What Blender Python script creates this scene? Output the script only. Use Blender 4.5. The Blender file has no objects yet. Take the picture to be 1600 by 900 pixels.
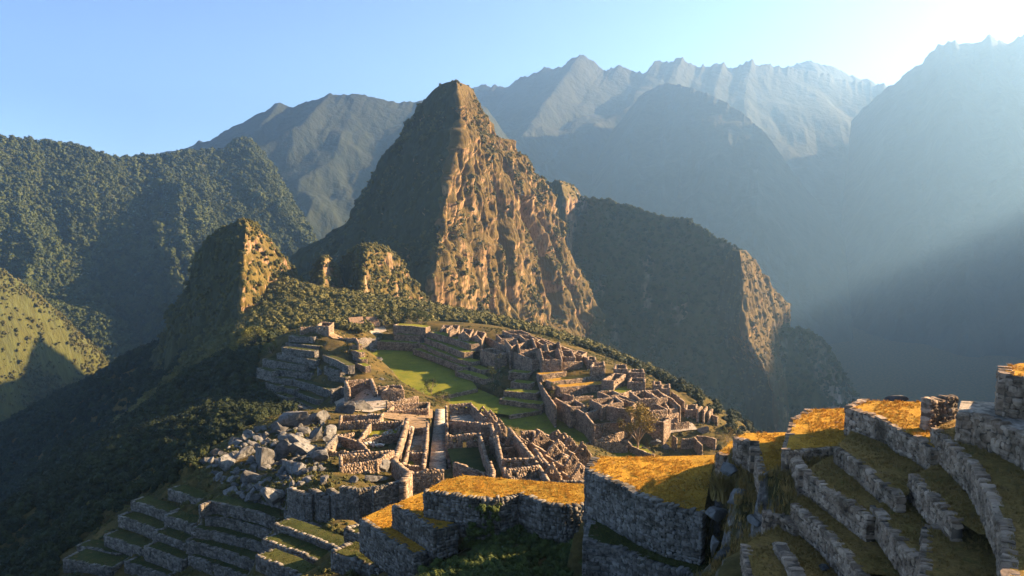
import bpy, bmesh, math, random
import numpy as np
from mathutils import Vector, Matrix

SC = bpy.context.scene
COL = SC.collection
random.seed(11)
RNG = np.random.default_rng(7)

# ------------------------------------------------------------------ camera, sky, sun, exposure
CAM_Z = 80.0                       # the aircraft hovers 80 m above the main plaza (plaza = 0 m)
FPX = 1290.0                       # focal length in photo pixels (1600 wide)
PITCH = math.atan(145.0 / FPX)
cam_data = bpy.data.cameras.new('camera')
cam_data.sensor_width = 36.0
cam_data.lens = 36.0 * FPX / 1600.0
cam_data.clip_start = 1.0
cam_data.clip_end = 60000.0
cam = bpy.data.objects.new('camera', cam_data)
cam.location = (0, 0, CAM_Z)
cam.rotation_euler = (math.pi / 2 - PITCH, 0, 0)
COL.objects.link(cam)
SC.camera = cam

SUN_AZ = math.radians(72)          # clockwise from the viewing direction (+Y)
SUN_EL = math.radians(19)
world = bpy.data.worlds.new('World')
SC.world = world
world.use_nodes = True
wn = world.node_tree
wn.nodes.clear()
sky = wn.nodes.new('ShaderNodeTexSky')
sky.sky_type = 'NISHITA'
sky.sun_disc = False
sky.sun_elevation = SUN_EL
sky.sun_rotation = SUN_AZ
sky.altitude = 2400
sky.air_density = 0.5
sky.dust_density = 1.6
sky.ozone_density = 1.2
wbg = wn.nodes.new('ShaderNodeBackground')
wbg.inputs['Strength'].default_value = 0.05
wout = wn.nodes.new('ShaderNodeOutputWorld')
wn.links.new(sky.outputs[0], wbg.inputs[0])
wn.links.new(wbg.outputs[0], wout.inputs[0])

sun_data = bpy.data.lights.new('sun', 'SUN')
sun_data.energy = 5.0
sun_data.angle = math.radians(0.5)
sun_data.color = (1.0, 0.69, 0.40)
sun = bpy.data.objects.new('sun', sun_data)
sdir = Vector((math.sin(SUN_AZ) * math.cos(SUN_EL), math.cos(SUN_AZ) * math.cos(SUN_EL), math.sin(SUN_EL)))
sun.rotation_euler = sdir.to_track_quat('Z', 'Y').to_euler()
sun.location = (300, 100, 600)
COL.objects.link(sun)

vs = SC.view_settings
vs.view_transform = 'Standard'
vs.look = 'None'
vs.exposure = 2.95
vs.gamma = 1.0
vs.use_curve_mapping = False
SC.cycles.use_denoising = True
SC.cycles.volume_bounces = 1
SC.cycles.max_bounces = 6
SC.cycles.diffuse_bounces = 3
SC.cycles.transparent_max_bounces = 4

# ------------------------------------------------------------------ helpers: pixels of the 1600 x 900 photo <-> places
CP, SP = math.cos(PITCH), math.sin(PITCH)
def ray(px, py):
    a = (px - 800.0) / FPX
    b = (450.0 - py) / FPX
    return np.array([a, CP + b * SP, -SP + b * CP])
def at_y(px, py, y):
    d = ray(px, py)
    t = y / d[1]
    return np.array([d[0] * t, y, CAM_Z + d[2] * t])
def at_z(px, py, z):
    d = ray(px, py)
    t = (z - CAM_Z) / d[2]
    return np.array([d[0] * t, d[1] * t, z])

# ------------------------------------------------------------------ helpers: noise
_PERM = np.random.default_rng(3).random(65536).astype(np.float64)
def _h(i, j, k):
    n = (i * 374761393 + j * 668265263 + k * 2147483647) & 0xFFFFFFFF
    n = ((n ^ (n >> 13)) * 1274126177) & 0xFFFFFFFF
    return _PERM[(n ^ (n >> 16)) & 65535]
def vnoise(x, y, z):
    x, y, z = np.broadcast_arrays(np.asarray(x, float), np.asarray(y, float), np.asarray(z, float))
    xi, yi, zi = np.floor(x).astype(np.int64), np.floor(y).astype(np.int64), np.floor(z).astype(np.int64)
    fx, fy, fz = x - xi, y - yi, z - zi
    fx, fy, fz = [f * f * f * (f * (f * 6 - 15) + 10) for f in (fx, fy, fz)]
    r = 0
    for a in (0, 1):
        for b in (0, 1):
            for c in (0, 1):
                w = (fx if a else 1 - fx) * (fy if b else 1 - fy) * (fz if c else 1 - fz)
                r = r + w * _h(xi + a, yi + b, zi + c)
    return r * 2 - 1
def fbm(x, y, z, octv=4, gain=0.5, lac=2.03):
    r, a, s = 0, 1.0, 0
    for o in range(octv):
        r = r + a * vnoise(np.asarray(x) * lac ** o + 17.3 * o, np.asarray(y) * lac ** o - 9.1 * o, np.asarray(z) * lac ** o + 5.7 * o)
        s += a
        a *= gain
    return r / s
def ridged(x, y, z, octv=4, gain=0.5):
    r, a, s = 0, 1.0, 0
    for o in range(octv):
        n = 1 - np.abs(vnoise(np.asarray(x) * 2.03 ** o + 7.3 * o, np.asarray(y) * 2.03 ** o - 3.1 * o, np.asarray(z) * 2.03 ** o + 1.7 * o)) * 2
        r = r + a * n
        s += a
        a *= gain
    return r / s

# ------------------------------------------------------------------ helpers: objects
def mesh_from(name, verts, faces, mat=None, smooth=False):
    me = bpy.data.meshes.new(name)
    v = np.asarray(verts, np.float32).reshape(-1, 3)
    if isinstance(faces, np.ndarray) and faces.ndim == 2 and len(faces):
        n, k = faces.shape
        me.vertices.add(len(v)); me.vertices.foreach_set('co', v.ravel())
        me.loops.add(n * k); me.loops.foreach_set('vertex_index', faces.astype(np.int32).ravel())
        me.polygons.add(n); me.polygons.foreach_set('loop_start', np.arange(0, n * k, k, dtype=np.int32))
        me.update(calc_edges=True)
        me.validate()
    else:
        me.from_pydata([tuple(map(float, p)) for p in v], [], [tuple(map(int, f)) for f in faces] if len(faces) else [])
        me.update()
    if smooth:
        me.polygons.foreach_set('use_smooth', [True] * len(me.polygons))
    if mat is not None:
        me.materials.append(mat)
    return me
def tag(o, label=None, cat=None, group=None, kind=None):
    if label: o['label'] = label
    if cat: o['category'] = cat
    if group: o['group'] = group
    if kind: o['kind'] = kind
    return o
def link(name, data, parent=None):
    o = bpy.data.objects.new(name, data)
    COL.objects.link(o)
    if parent is not None:
        o.parent = parent
    return o
def empty(name, loc=(0, 0, 0)):
    o = bpy.data.objects.new(name, None)
    o.empty_display_size = 1.0
    o.location = tuple(map(float, loc))
    COL.objects.link(o)
    return o
def grid_faces(nu, nv, wrap=False):
    i, j = np.meshgrid(np.arange(nu if wrap else nu - 1), np.arange(nv - 1), indexing='ij')
    a = i * nv + j
    b = ((i + 1) % nu) * nv + j
    return np.stack([a, b, b + 1, a + 1], -1).reshape(-1, 4)
def set_attr(me, name, vals):
    at = me.attributes.new(name, 'FLOAT', 'POINT')
    at.data.foreach_set('value', np.asarray(vals, np.float32).ravel())

# ------------------------------------------------------------------ materials
def new_mat(name):
    m = bpy.data.materials.new(name)
    m.use_nodes = True
    nt = m.node_tree
    b = nt.nodes['Principled BSDF']
    b.inputs['Specular IOR Level'].default_value = 0.2
    return m, nt, b
def N(nt, typ, **kw):
    n = nt.nodes.new(typ)
    for k, v in kw.items():
        if k in n.inputs: n.inputs[k].default_value = v
        else: setattr(n, k, v)
    return n
def ramp(nt, fac, stops):
    r = nt.nodes.new('ShaderNodeValToRGB')
    el = r.color_ramp.elements
    while len(el) > len(stops): el.remove(el[-1])
    while len(el) < len(stops): el.new(0.5)
    for e, (p, c) in zip(el, stops):
        e.position = p
        e.color = (*c, 1)
    nt.links.new(fac, r.inputs[0])
    return r.outputs[0]
def mix(nt, fac, a, b, mode='MIX'):
    m = nt.nodes.new('ShaderNodeMix')
    m.data_type = 'RGBA'
    m.blend_type = mode
    for s, v in ((m.inputs[0], fac), (m.inputs[6], a), (m.inputs[7], b)):
        if hasattr(v, 'is_output'): nt.links.new(v, s)
        elif isinstance(v, tuple): s.default_value = (*v, 1)
        else: s.default_value = v
    return m.outputs[2]
def noise_tex(nt, vec, scale, detail=4, rough=0.55):
    n = nt.nodes.new('ShaderNodeTexNoise')
    n.inputs['Scale'].default_value = scale
    n.inputs['Detail'].default_value = detail
    n.inputs['Roughness'].default_value = rough
    if vec is not None: nt.links.new(vec, n.inputs['Vector'])
    return n.outputs[0]
def pos(nt):
    return nt.nodes.new('ShaderNodeNewGeometry').outputs['Position']
def bump(nt, bsdf, height, dist, strength=1.0):
    b = nt.nodes.new('ShaderNodeBump')
    b.inputs['Distance'].default_value = dist
    b.inputs['Strength'].default_value = strength
    nt.links.new(height, b.inputs['Height'])
    nt.links.new(b.outputs[0], bsdf.inputs['Normal'])
def math_n(nt, op, a, b=0.0, clamp=False):
    m = nt.nodes.new('ShaderNodeMath')
    m.operation = op
    m.use_clamp = clamp
    for s, v in zip(m.inputs, (a, b)):
        if hasattr(v, 'is_output'): nt.links.new(v, s)
        else: s.default_value = v
    return m.outputs[0]

def rock_veg_mat(name, rock, veg, scale, steep=(0.25, 0.6), streak=True, vegbias=0.0):
    """cliff: bare streaked rock where steep, scrub where it can hold on"""
    m, nt, b = new_mat(name)
    p = pos(nt)
    mp = N(nt, 'ShaderNodeMapping')
    mp.inputs['Scale'].default_value = (1, 1, 0.20)
    nt.links.new(p, mp.inputs[0])
    n1 = noise_tex(nt, mp.outputs[0], scale * 1.0, 8, 0.62)
    n2 = noise_tex(nt, mp.outputs[0], scale * 4.5, 5, 0.6)
    n3 = noise_tex(nt, p, scale * 0.35, 4)
    geo = nt.nodes.new('ShaderNodeNewGeometry')
    sep = nt.nodes.new('ShaderNodeSeparateXYZ')
    nt.links.new(geo.outputs['Normal'], sep.inputs[0])
    rc = ramp(nt, n2, [(0.30, tuple(c * 0.45 for c in rock)), (0.48, rock), (0.72, tuple(min(c * 1.7, .62) for c in rock))])
    n4 = noise_tex(nt, mp.outputs[0], scale * 11.0, 3, 0.6)
    rc = mix(nt, 1.0, rc, ramp(nt, n4, [(0.36, (0.28, 0.27, 0.26)), (0.46, (1, 1, 1)), (0.62, (1, 1, 1)), (0.74, (1.0, 0.95, 0.9))]), 'MULTIPLY')
    rc = mix(nt, math_n(nt, 'MULTIPLY', n3, 0.5), rc, (rock[0] * 1.15, rock[1] * 0.75, rock[2] * 0.45))
    vc = ramp(nt, n2, [(0.3, tuple(c * 0.55 for c in veg)), (0.7, tuple(c * 1.35 for c in veg))])
    vc = mix(nt, math_n(nt, 'MULTIPLY', n1, 0.55), vc, (veg[0] * 2.3, veg[1] * 1.45, veg[2] * 0.7))
    ma = nt.nodes.new('ShaderNodeAttribute'); ma.attribute_name = 'overgrown_shade'
    vc = mix(nt, math_n(nt, 'MULTIPLY', ma.outputs['Fac'], 0.85), vc, ramp(nt, n2, [(0.3, (0.014, 0.020, 0.008)), (0.7, (0.042, 0.048, 0.018))]))  # growth coloured darker there, painting in the shade of that side
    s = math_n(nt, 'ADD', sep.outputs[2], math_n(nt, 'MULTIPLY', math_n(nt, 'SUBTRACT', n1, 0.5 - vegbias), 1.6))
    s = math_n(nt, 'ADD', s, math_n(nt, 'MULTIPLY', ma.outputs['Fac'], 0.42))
    mr = nt.nodes.new('ShaderNodeMapRange')
    mr.inputs['From Min'].default_value, mr.inputs['From Max'].default_value = steep
    nt.links.new(s, mr.inputs['Value'])
    nt.links.new(mix(nt, mr.outputs[0], rc, vc), b.inputs['Base Color'])
    b.inputs['Roughness'].default_value = 0.95
    bump(nt, b, math_n(nt, 'ADD', n2, n1), 0.9 / scale * 0.12, 0.8)
    return m
def veg_mat(name, dark, light, scale=0.15, rnd=0.5, transl=0.0):
    m, nt, b = new_mat(name)
    oi = nt.nodes.new('ShaderNodeObjectInfo')
    n = noise_tex(nt, pos(nt), scale, 3)
    f = math_n(nt, 'ADD', math_n(nt, 'MULTIPLY', oi.outputs['Random'], rnd), math_n(nt, 'MULTIPLY', n, 1 - rnd * 0.6))
    c = ramp(nt, f, [(0.15, dark), (0.55, tuple((a + b_) / 2 for a, b_ in zip(dark, light))), (0.9, light)])
    nt.links.new(c, b.inputs['Base Color'])
    b.inputs['Roughness'].default_value = 0.8
    b.inputs['Specular IOR Level'].default_value = 0.15
    return m
M = {}
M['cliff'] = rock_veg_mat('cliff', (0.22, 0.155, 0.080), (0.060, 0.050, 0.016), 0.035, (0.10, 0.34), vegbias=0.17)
M['cliff_small'] = rock_veg_mat('cliff_small', (0.23, 0.16, 0.10), (0.065, 0.058, 0.016), 0.06, (0.0, 0.3), vegbias=0.05)
M['ridge'] = rock_veg_mat('ridge', (0.24, 0.21, 0.18), (0.045, 0.055, 0.025), 0.02, (0.15, 0.45), vegbias=0.05)
M['scrub_slope'] = rock_veg_mat('scrub_slope', (0.13, 0.11, 0.07), (0.045, 0.058, 0.018), 0.03, (-0.5, -0.1), vegbias=0.1)
M['forest_far'] = rock_veg_mat('forest_far', (0.022, 0.028, 0.022), (0.013, 0.021, 0.012), 0.008, (-0.3, 0.0), vegbias=.1)
M['far'] = rock_veg_mat('far', (0.030, 0.032, 0.034), (0.018, 0.025, 0.018), 0.006, (-0.05, 0.25))
M['forest_floor'] = rock_veg_mat('forest_floor', (0.16, 0.13, 0.10), (0.035, 0.048, 0.018), 0.02, (-0.1, 0.3), vegbias=0.1)

# ------------------------------------------------------------------ mountains made of stacked outlines (steep peaks)
def peak(name, rows, y0, df, dl, dr, db, mat, nu=420, nv=260, gully=10.0, rough=5.0, gw=30.0, seed=0, notch=(), foot=None, arris=0.0):
    """rows: (py, left px, right px, front-edge px) from the top down; plan corners L, F, R, B at each level.
       foot: height of the buried bottom"""
    rows = np.array(rows, float)
    P = []
    wpx = np.interp(rows[:, 0].mean(), rows[:, 0], rows[:, 2] - rows[:, 1])
    for py, xl, xr, xf in rows:
        z = at_y(800, py, y0)[2]
        k = min((xr - xl) / wpx, 1.6)                       # depth follows the width
        X = lambda px, yy: ray(px, py)[0] / ray(px, py)[1] * yy
        P.append((z, X(xl, y0 + dl * k), X(xf, y0 - df * k), X(xr, y0 + dr * k), (X(xl, y0) + X(xr, y0)) / 2, k))
    P = np.array(P)
    if foot is not None:
        last = P[-1]; dz = last[0] - foot
        k = dz * 0.45
        P = np.vstack([P, [foot, last[1] - k, last[2] - k * .1, last[3] + k, last[4], last[5] * 1.15]])
    order = np.argsort(P[:, 0]); P = P[order]
    zz = np.linspace(P[0, 0], P[-1, 0], nv)
    I = lambda c: np.interp(zz, P[:, 0], P[:, c])
    xl, xf, xr, xc, wd = I(1), I(2), I(3), I(4), I(5)
    h = (zz - zz[0]) / (zz[-1] - zz[0])
    sc = wd
    L = np.stack([xl, y0 + dl * sc], -1)
    F = np.stack([xf, y0 - df * sc], -1)
    R = np.stack([xr, y0 + dr * sc], -1)
    B = np.stack([xc, y0 + (db) * sc], -1)
    n1, n2 = int(nu * .34), int(nu * .42)
    n3 = (nu - n1 - n2) // 2
    n4 = nu - n1 - n2 - n3
    segs = []
    for A, C, n in ((L, F, n1), (F, R, n2), (R, B, n3), (B, L, n4)):
        t = np.arange(n) / n
        segs.append(A[None] * (1 - t)[:, None, None] + C[None] * t[:, None, None])
    V = np.concatenate(segs, 0)                                     # nu, nv, 2
    # round the corners off a little
    for _ in range(int(nu * 0.012) + 1):
        V = (np.roll(V, 1, 0) + V * 2 + np.roll(V, -1, 0)) / 4
    Z = np.broadcast_to(zz[None], V.shape[:2])
    T = np.roll(V, -1, 0) - np.roll(V, 1, 0)
    Nn = np.stack([-T[..., 1], T[..., 0]], -1)
    Nn = -Nn / (np.linalg.norm(Nn, axis=-1, keepdims=True) + 1e-6)
    x, y = V[..., 0], V[..., 1]
    fade = np.clip((1 - h) * 14, 0.12, 1)[None]
    wz = fbm(x / 60 + seed, y / 60, Z / 60, 3) * 14
    g1 = ridged((x + wz) / gw + seed, (y + wz) / gw, Z / (gw * 9), 5, .58) * gully
    g2 = fbm(x / 8 + seed, y / 8, Z / 44, 5, .6) * rough + (np.floor(fbm(x / 30 + seed, y / 30, Z / 26, 3) * 7) / 7) * rough * .9
    g2 = g2 + (ridged(x / 8 + seed, y / 8, Z / 90, 3) - .2) * rough * .55
    g3 = -np.abs(fbm(x / 26 + seed + 5, y / 26, Z / 40, 3)) * rough * 1.2 + fbm(x / 3.2, y / 3.2, Z / 5.5 + seed, 3) * rough * .28
    disp = (g1 + g2 + g3) * fade
    for (u0, z0, z1, w, dep) in notch:                              # a deep cleft in the face, u along the perimeter
        uu = (np.arange(V.shape[0]) / V.shape[0])[:, None] + 0.010 * vnoise(Z[:1] / 25, seed, 3.3)
        env = np.clip((Z - z0) / 25, 0, 1) * np.clip((z1 - Z) / 25, 0, 1)
        disp = disp - dep * env * np.exp(-((uu - u0) / w) ** 2)
    V = V + Nn * disp[..., None]
    Zd = Z + (fbm(x / 18 + seed, y / 18, Z / 12, 3) * 4.0) * fade
    pts = np.concatenate([V, Zd[..., None]], -1)
    top = pts[:, -1].mean(0) + [0, 0, 1.0]
    verts = np.vstack([pts.reshape(-1, 3), top])
    f = grid_faces(V.shape[0], nv, wrap=True)
    me = mesh_from(name, verts, f, mat, False)
    bm = bmesh.new(); bm.from_mesh(me)
    bm.verts.ensure_lookup_table()
    c = bm.verts[len(verts) - 1]
    for i in range(V.shape[0]):
        a = bm.verts[i * nv + nv - 1]; b_ = bm.verts[((i + 1) % V.shape[0]) * nv + nv - 1]
        try: bm.faces.new((a, b_, c)).smooth = True
        except ValueError: pass
    bm.to_mesh(me); bm.free()
    gr = np.zeros((V.shape[0], nv)); gr[:int(n1 * .97)] = 1; gr[n1 + n2:] = 1       # side away from the sun: overgrown, with its shade painted darker
    set_attr(me, 'overgrown_shade', np.r_[gr.ravel(), 1])
    o = link(name, me)
    tag(o, kind='structure')
    return o

# ------------------------------------------------------------------ mountain ranges: a crest line with slopes and gullied spurs on both sides
def rangeline(name, crest, mat, slope, reach, back, ns=420, nt=150, spur=0.5, wl=350.0, seed=0, rough=0.06, crough=0.02, skew=(0, -1), cscale=1.0, world=False):
    """crest: (px, py, y) along the skyline; slope: fall per metre away from it; reach: metres of slope towards the viewer"""
    C = np.array(crest, float) if world else np.array([at_y(*c) for c in crest])
    d = np.r_[0, np.cumsum(np.linalg.norm(np.diff(C[:, :2], axis=0), axis=1))]
    s = np.linspace(0, d[-1], ns)
    cr = np.stack([np.interp(s, d, C[:, k]) for k in range(3)], -1)
    for _ in range(2):
        cr[1:-1] = (cr[:-2] + cr[1:-1] * 2 + cr[2:]) / 4
    t = np.concatenate([-np.linspace(1, 0, nt // 4, endpoint=False) ** 1.3 * back, np.linspace(0, 1, nt - nt // 4) ** 1.25 * reach])
    S, T = np.meshgrid(s, t, indexing='ij')
    nrm = np.array(skew, float); nrm /= np.linalg.norm(nrm)
    X = cr[:, 0][:, None] + nrm[0] * T
    Y = cr[:, 1][:, None] + nrm[1] * T
    A = np.abs(T)
    warp = fbm(X / (wl * 1.3) + seed, Y / (wl * 1.3), seed, 3) * wl * 0.5
    sp = ridged((S + warp) / wl + seed, A / (wl * 3.2), seed, 5, 0.55)
    amp = np.clip(A / reach * 3.0, 0, 1)
    Z = cr[:, 2][:, None] - slope * A - slope * 0.35 * A * (A / reach)
    Z = Z + (sp - 0.35) * spur * wl * 0.5 * amp
    Z = Z + fbm(X / (wl * .25), Y / (wl * .25), seed + 3.0, 5) * wl * rough * (0.25 + amp) * 2
    Z = np.maximum(Z, -475.0)
    Z = Z + (ridged(S / (wl * .22), 0.5, seed + 9, 4) - 0.3) * wl * crough * np.exp(-A / (wl * .3)) * cscale
    Z = Z + (ridged(S / (wl * .06), A / (wl * .5), seed + 4, 3) - .3) * wl * crough * .6 * np.exp(-A / (wl * .2)) * cscale
    pts = np.stack([X, Y, Z], -1)
    me = mesh_from(name, pts.reshape(-1, 3), grid_faces(len(s), len(t)), mat, True)
    o = link(name, me)
    tag(o, kind='structure')
    return o

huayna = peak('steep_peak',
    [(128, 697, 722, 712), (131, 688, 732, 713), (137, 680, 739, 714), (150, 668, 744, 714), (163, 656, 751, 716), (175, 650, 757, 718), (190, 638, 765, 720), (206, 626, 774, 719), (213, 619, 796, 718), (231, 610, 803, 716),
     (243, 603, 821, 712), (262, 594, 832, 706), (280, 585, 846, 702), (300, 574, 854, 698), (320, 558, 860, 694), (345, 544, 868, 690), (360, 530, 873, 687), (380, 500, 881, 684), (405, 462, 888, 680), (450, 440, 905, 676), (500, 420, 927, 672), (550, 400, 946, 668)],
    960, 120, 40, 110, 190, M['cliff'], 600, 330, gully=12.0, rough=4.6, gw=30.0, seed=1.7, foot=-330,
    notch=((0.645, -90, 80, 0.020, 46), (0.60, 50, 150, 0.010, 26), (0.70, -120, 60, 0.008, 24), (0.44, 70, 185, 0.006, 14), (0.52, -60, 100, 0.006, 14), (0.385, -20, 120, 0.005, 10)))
una = peak('rocky_hill',
    [(345, 374, 387, 383), (349, 362, 396, 385), (357, 349, 404, 384), (375, 330, 420, 382), (400, 315, 436, 380), (430, 300, 462, 378), (470, 280, 490, 376),
     (520, 256, 520, 376), (570, 240, 545, 375), (640, 226, 580, 375)],
    590, 62, 10, 50, 90, M['cliff_small'], 360, 200, gully=5.0, rough=3.2, gw=22.0, seed=5.2, foot=-180)
knoll = peak('wooded_knoll',
    [(384, 560, 592, 578), (392, 545, 606, 574), (410, 535, 620, 570), (440, 528, 640, 566), (480, 516, 668, 562), (530, 500, 700, 560)],
    640, 42, 0, 30, 60, M['cliff_small'], 260, 120, gully=4.0, rough=2.4, gw=18.0, seed=8.8, foot=-90)
knoll2 = peak('wooded_knoll',
    [(402, 500, 512, 506), (412, 494, 521, 505), (435, 486, 532, 503), (470, 476, 545, 502), (520, 466, 565, 500)],
    610, 25, 0, 20, 40, M['cliff_small'], 180, 90, gully=3.0, rough=1.8, gw=14.0, seed=3.1, foot=-70)
ridge = rangeline('wooded_ridge', [(800, 262, 1420), (862, 285, 1400), (885, 290, 1380), (915, 310, 1390), (950, 312, 1360), (990, 322, 1340), (1040, 342, 1310), (1075, 344, 1290), (1110, 365, 1260),
     (1150, 388, 1230), (1180, 432, 1230), (1210, 490, 1230), (1235, 515, 1235), (1265, 512, 1240), (1300, 550, 1240), (1340, 620, 1245), (1400, 700, 1260), (1480, 830, 1300)],
     M['ridge'], 1.65, 420, 420, ns=520, nt=200, spur=0.30, wl=120, seed=4.4, rough=0.05, crough=0.05, skew=(-0.45, -0.9))
left_mt = rangeline('forested_mountain', [(-420, 290, 1500), (-200, 235, 1650), (-60, 222, 1750), (0, 218, 1800), (60, 219, 1850), (110, 225, 1880), (170, 246, 1920), (215, 245, 1980), (260, 244, 2020), (300, 236, 2050), (350, 234, 2090),
     (378, 217, 2120), (396, 222, 2130), (420, 256, 2130), (450, 305, 2110), (485, 368, 2080), (540, 480, 2030)],
     M['forest_floor'], 0.62, 1250, 900, ns=520, nt=220, spur=1.3, wl=340, seed=2.3, rough=0.05, crough=0.015, skew=(0.50, -0.86))
blue_mt = rangeline('distant_mountain', [(40, 330, 3500), (215, 247, 3500), (300, 226, 3500), (360, 200, 3500), (405, 180, 3500), (435, 160, 3480), (455, 168, 3500), (480, 158, 3520), (515, 145, 3550), (560, 150, 3560), (610, 158, 3600), (650, 157, 3650), (700, 150, 3700), (760, 170, 3800), (820, 250, 3900)],
     M['forest_far'], 0.55, 1900, 1200, ns=420, nt=140, spur=0.4, wl=520, seed=6.1, rough=0.04, crough=0.02, skew=(-0.15, -0.99))
far_mt = rangeline('distant_mountain', [(600, 230, 6200), (700, 160, 6000), (752, 134, 5900), (800, 130, 5800), (832, 116, 5700), (870, 105, 5650), (905, 88, 5600), (940, 105, 5650), (962, 103, 5700), (985, 106, 5700), (1010, 104, 5750), (1030, 93, 5800), (1048, 90, 5800), (1066, 92, 5800), (1090, 106, 5850), (1130, 94, 5900), (1152, 103, 5900), (1180, 97, 5950), (1205, 98, 6000), (1240, 108, 6000), (1290, 118, 6000), (1330, 124, 6000), (1352, 126, 6000), (1382, 134, 5900), (1450, 180, 5800), (1600, 260, 5600)],
     M['far'], 0.50, 3600, 1500, ns=520, nt=150, spur=0.30, wl=900, seed=1.1, rough=0.03, crough=0.045, skew=(-0.35, -0.94))
spur_mt = rangeline('distant_mountain', [(880, 330, 4600), (960, 200, 4700), (1000, 150, 4750), (1042, 128, 4800), (1080, 138, 4600), (1120, 152, 4400), (1160, 178, 4200), (1190, 203, 4000), (1240, 270, 3800), (1320, 370, 3600)],
     M['far'], 0.55, 1900, 900, ns=320, nt=110, spur=0.28, wl=600, seed=3.7, rough=0.03, crough=0.02, skew=(-0.3, -0.95))
back_mt = rangeline('distant_mountain', [(1150, 160, 6500), (1215, 112, 6500), (1242, 100, 6500), (1262, 94, 6500), (1300, 104, 6500), (1325, 118, 6500), (1360, 124, 6500), (1420, 170, 6500)],
     M['far'], 0.5, 1800, 900, ns=200, nt=60, spur=0.5, wl=900, seed=2.9, rough=0.04, crough=0.02)
right_mt = rangeline('distant_mountain', [(1330, 190, 4900), (1380, 134, 4800), (1405, 116, 4750), (1440, 100, 4700), (1452, 84, 4650), (1470, 73, 4600), (1490, 67, 4600), (1520, 66, 4550), (1545, 54, 4500), (1570, 62, 4500), (1600, 48, 4450), (1680, 28, 4400), (1800, 10, 4300), (2000, -15, 4200), (2300, -10, 4000), (2700, 60, 3700), (3200, 180, 3300), (3800, 330, 2700)],
     M['far'], 0.52, 2700, 1500, ns=560, nt=140, spur=0.30, wl=800, seed=7.9, rough=0.03, crough=0.04, skew=(-0.4, -0.92))


# unseen mountain past the right edge; crest shaped for valley shade and sun shafts
east_mt = rangeline('distant_mountain', [(3100, -700, 1130), (3050, 0, 1215), (3000, 500, 1215), (3000, 967, 1090), (3000, 1400, 950), (3000, 1560, 900), (3000, 1720, 960), (3000, 1900, 760), (3000, 2080, 850), (3000, 2250, 650), (3000, 2450, 760), (3000, 2747, 540), (3050, 3000, 600), (3050, 3300, 420), (3150, 3800, 330)],
     M['far'], 0.85, 1900, 1300, ns=300, nt=110, spur=0.3, wl=420, seed=5.5, rough=0.03, crough=0.03, skew=(-1, 0), world=True)
grass_spur = rangeline('grassy_spur', [(-330, 300, 1060), (-150, 360, 1120), (-60, 395, 1150), (0, 420, 1180), (50, 452, 1210), (95, 490, 1240), (130, 525, 1260), (165, 570, 1280), (210, 660, 1300)],
     M['scrub_slope'], 0.9, 420, 420, ns=260, nt=110, spur=0.16, wl=130, seed=1.9, rough=0.05, crough=0.04, skew=(-0.1, -0.99))

buttress = peak('rocky_buttress', [(392, 1140, 1166, 1156), (405, 1134, 1176, 1158), (430, 1128, 1192, 1160), (460, 1122, 1212, 1160), (488, 1118, 1231, 1160), (515, 1114, 1233, 1166), (545, 1110, 1232, 1184), (580, 1104, 1230, 1206), (650, 1090, 1236, 1222)],
    1175, 60, 30, 80, 110, M['cliff'], 220, 150, gully=6.0, rough=3.5, gw=22.0, seed=7.1, foot=-300)
crag = peak('rocky_buttress', [(283, 864, 882, 874), (292, 860, 900, 878), (310, 858, 912, 882), (335, 856, 915, 884), (370, 852, 916, 886), (430, 846, 920, 888)],
    1370, 45, 30, 60, 90, M['cliff_small'], 160, 100, gully=5.0, rough=3.0, gw=20.0, seed=2.6, foot=-200)
# ------------------------------------------------------------------ lie of the land: a few hundred surveyed heights
SV = []
def sv_z(z, *pp):
    for px, py in pp: SV.append(at_z(px, py, z))
def sv_y(*pp):
    for px, py, y in pp: SV.append(at_y(px, py, y))
def sv_w(*pp):
    for p in pp: SV.append(np.array(p, float))
sv_z(-0.4, (600, 565), (640, 600), (735, 600), (660, 550), (590, 550), (700, 575), (620, 580), (680, 610), (560, 556))
sv_z(-1.9, (760, 622), (705, 622), (780, 628))
sv_z(-3.4, (800, 650), (915, 690), (850, 680), (790, 640), (850, 655), (890, 675), (760, 635))
sv_z(4, (760, 560)); sv_z(2, (800, 600)); sv_z(9, (700, 528)); sv_z(8, (660, 518), (610, 512))
sv_z(0, (845, 625)); sv_z(4, (815, 575)); sv_z(-1, (800, 625))
sv_z(11, (775, 520), (815, 522)); sv_z(11, (850, 532)); sv_z(8, (900, 548)); sv_z(6, (945, 565)); sv_z(10, (800, 545)); sv_z(9, (850, 565))
sv_z(6, (930, 590)); sv_z(5, (1000, 590)); sv_z(3, (900, 640)); sv_z(2, (1000, 640), (960, 650)); sv_z(1, (1050, 615)); sv_z(-2, (1090, 645)); sv_z(-6, (1130, 668))
sv_z(2.6, (940, 640), (985, 625)); sv_z(-3.2, (925, 690)); sv_z(-6, (990, 700), (960, 708)); sv_z(-8, (1100, 705), (1050, 700))
sv_y((1000, 580, 560), (1100, 640, 460), (1040, 600, 600), (960, 570, 480), (1160, 680, 350))
sv_w((130, 300, -40), (110, 380, -40), (90, 430, -25), (60, 470, -20), (170, 330, -95), (160, 420, -110), (250, 330, -190), (230, 480, -200), (420, 350, -330), (420, 500, -350), (600, 420, -440), (140, 230, -30), (200, 200, -80), (330, 180, -200), (500, 200, -360), (700, 200, -450))
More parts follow.
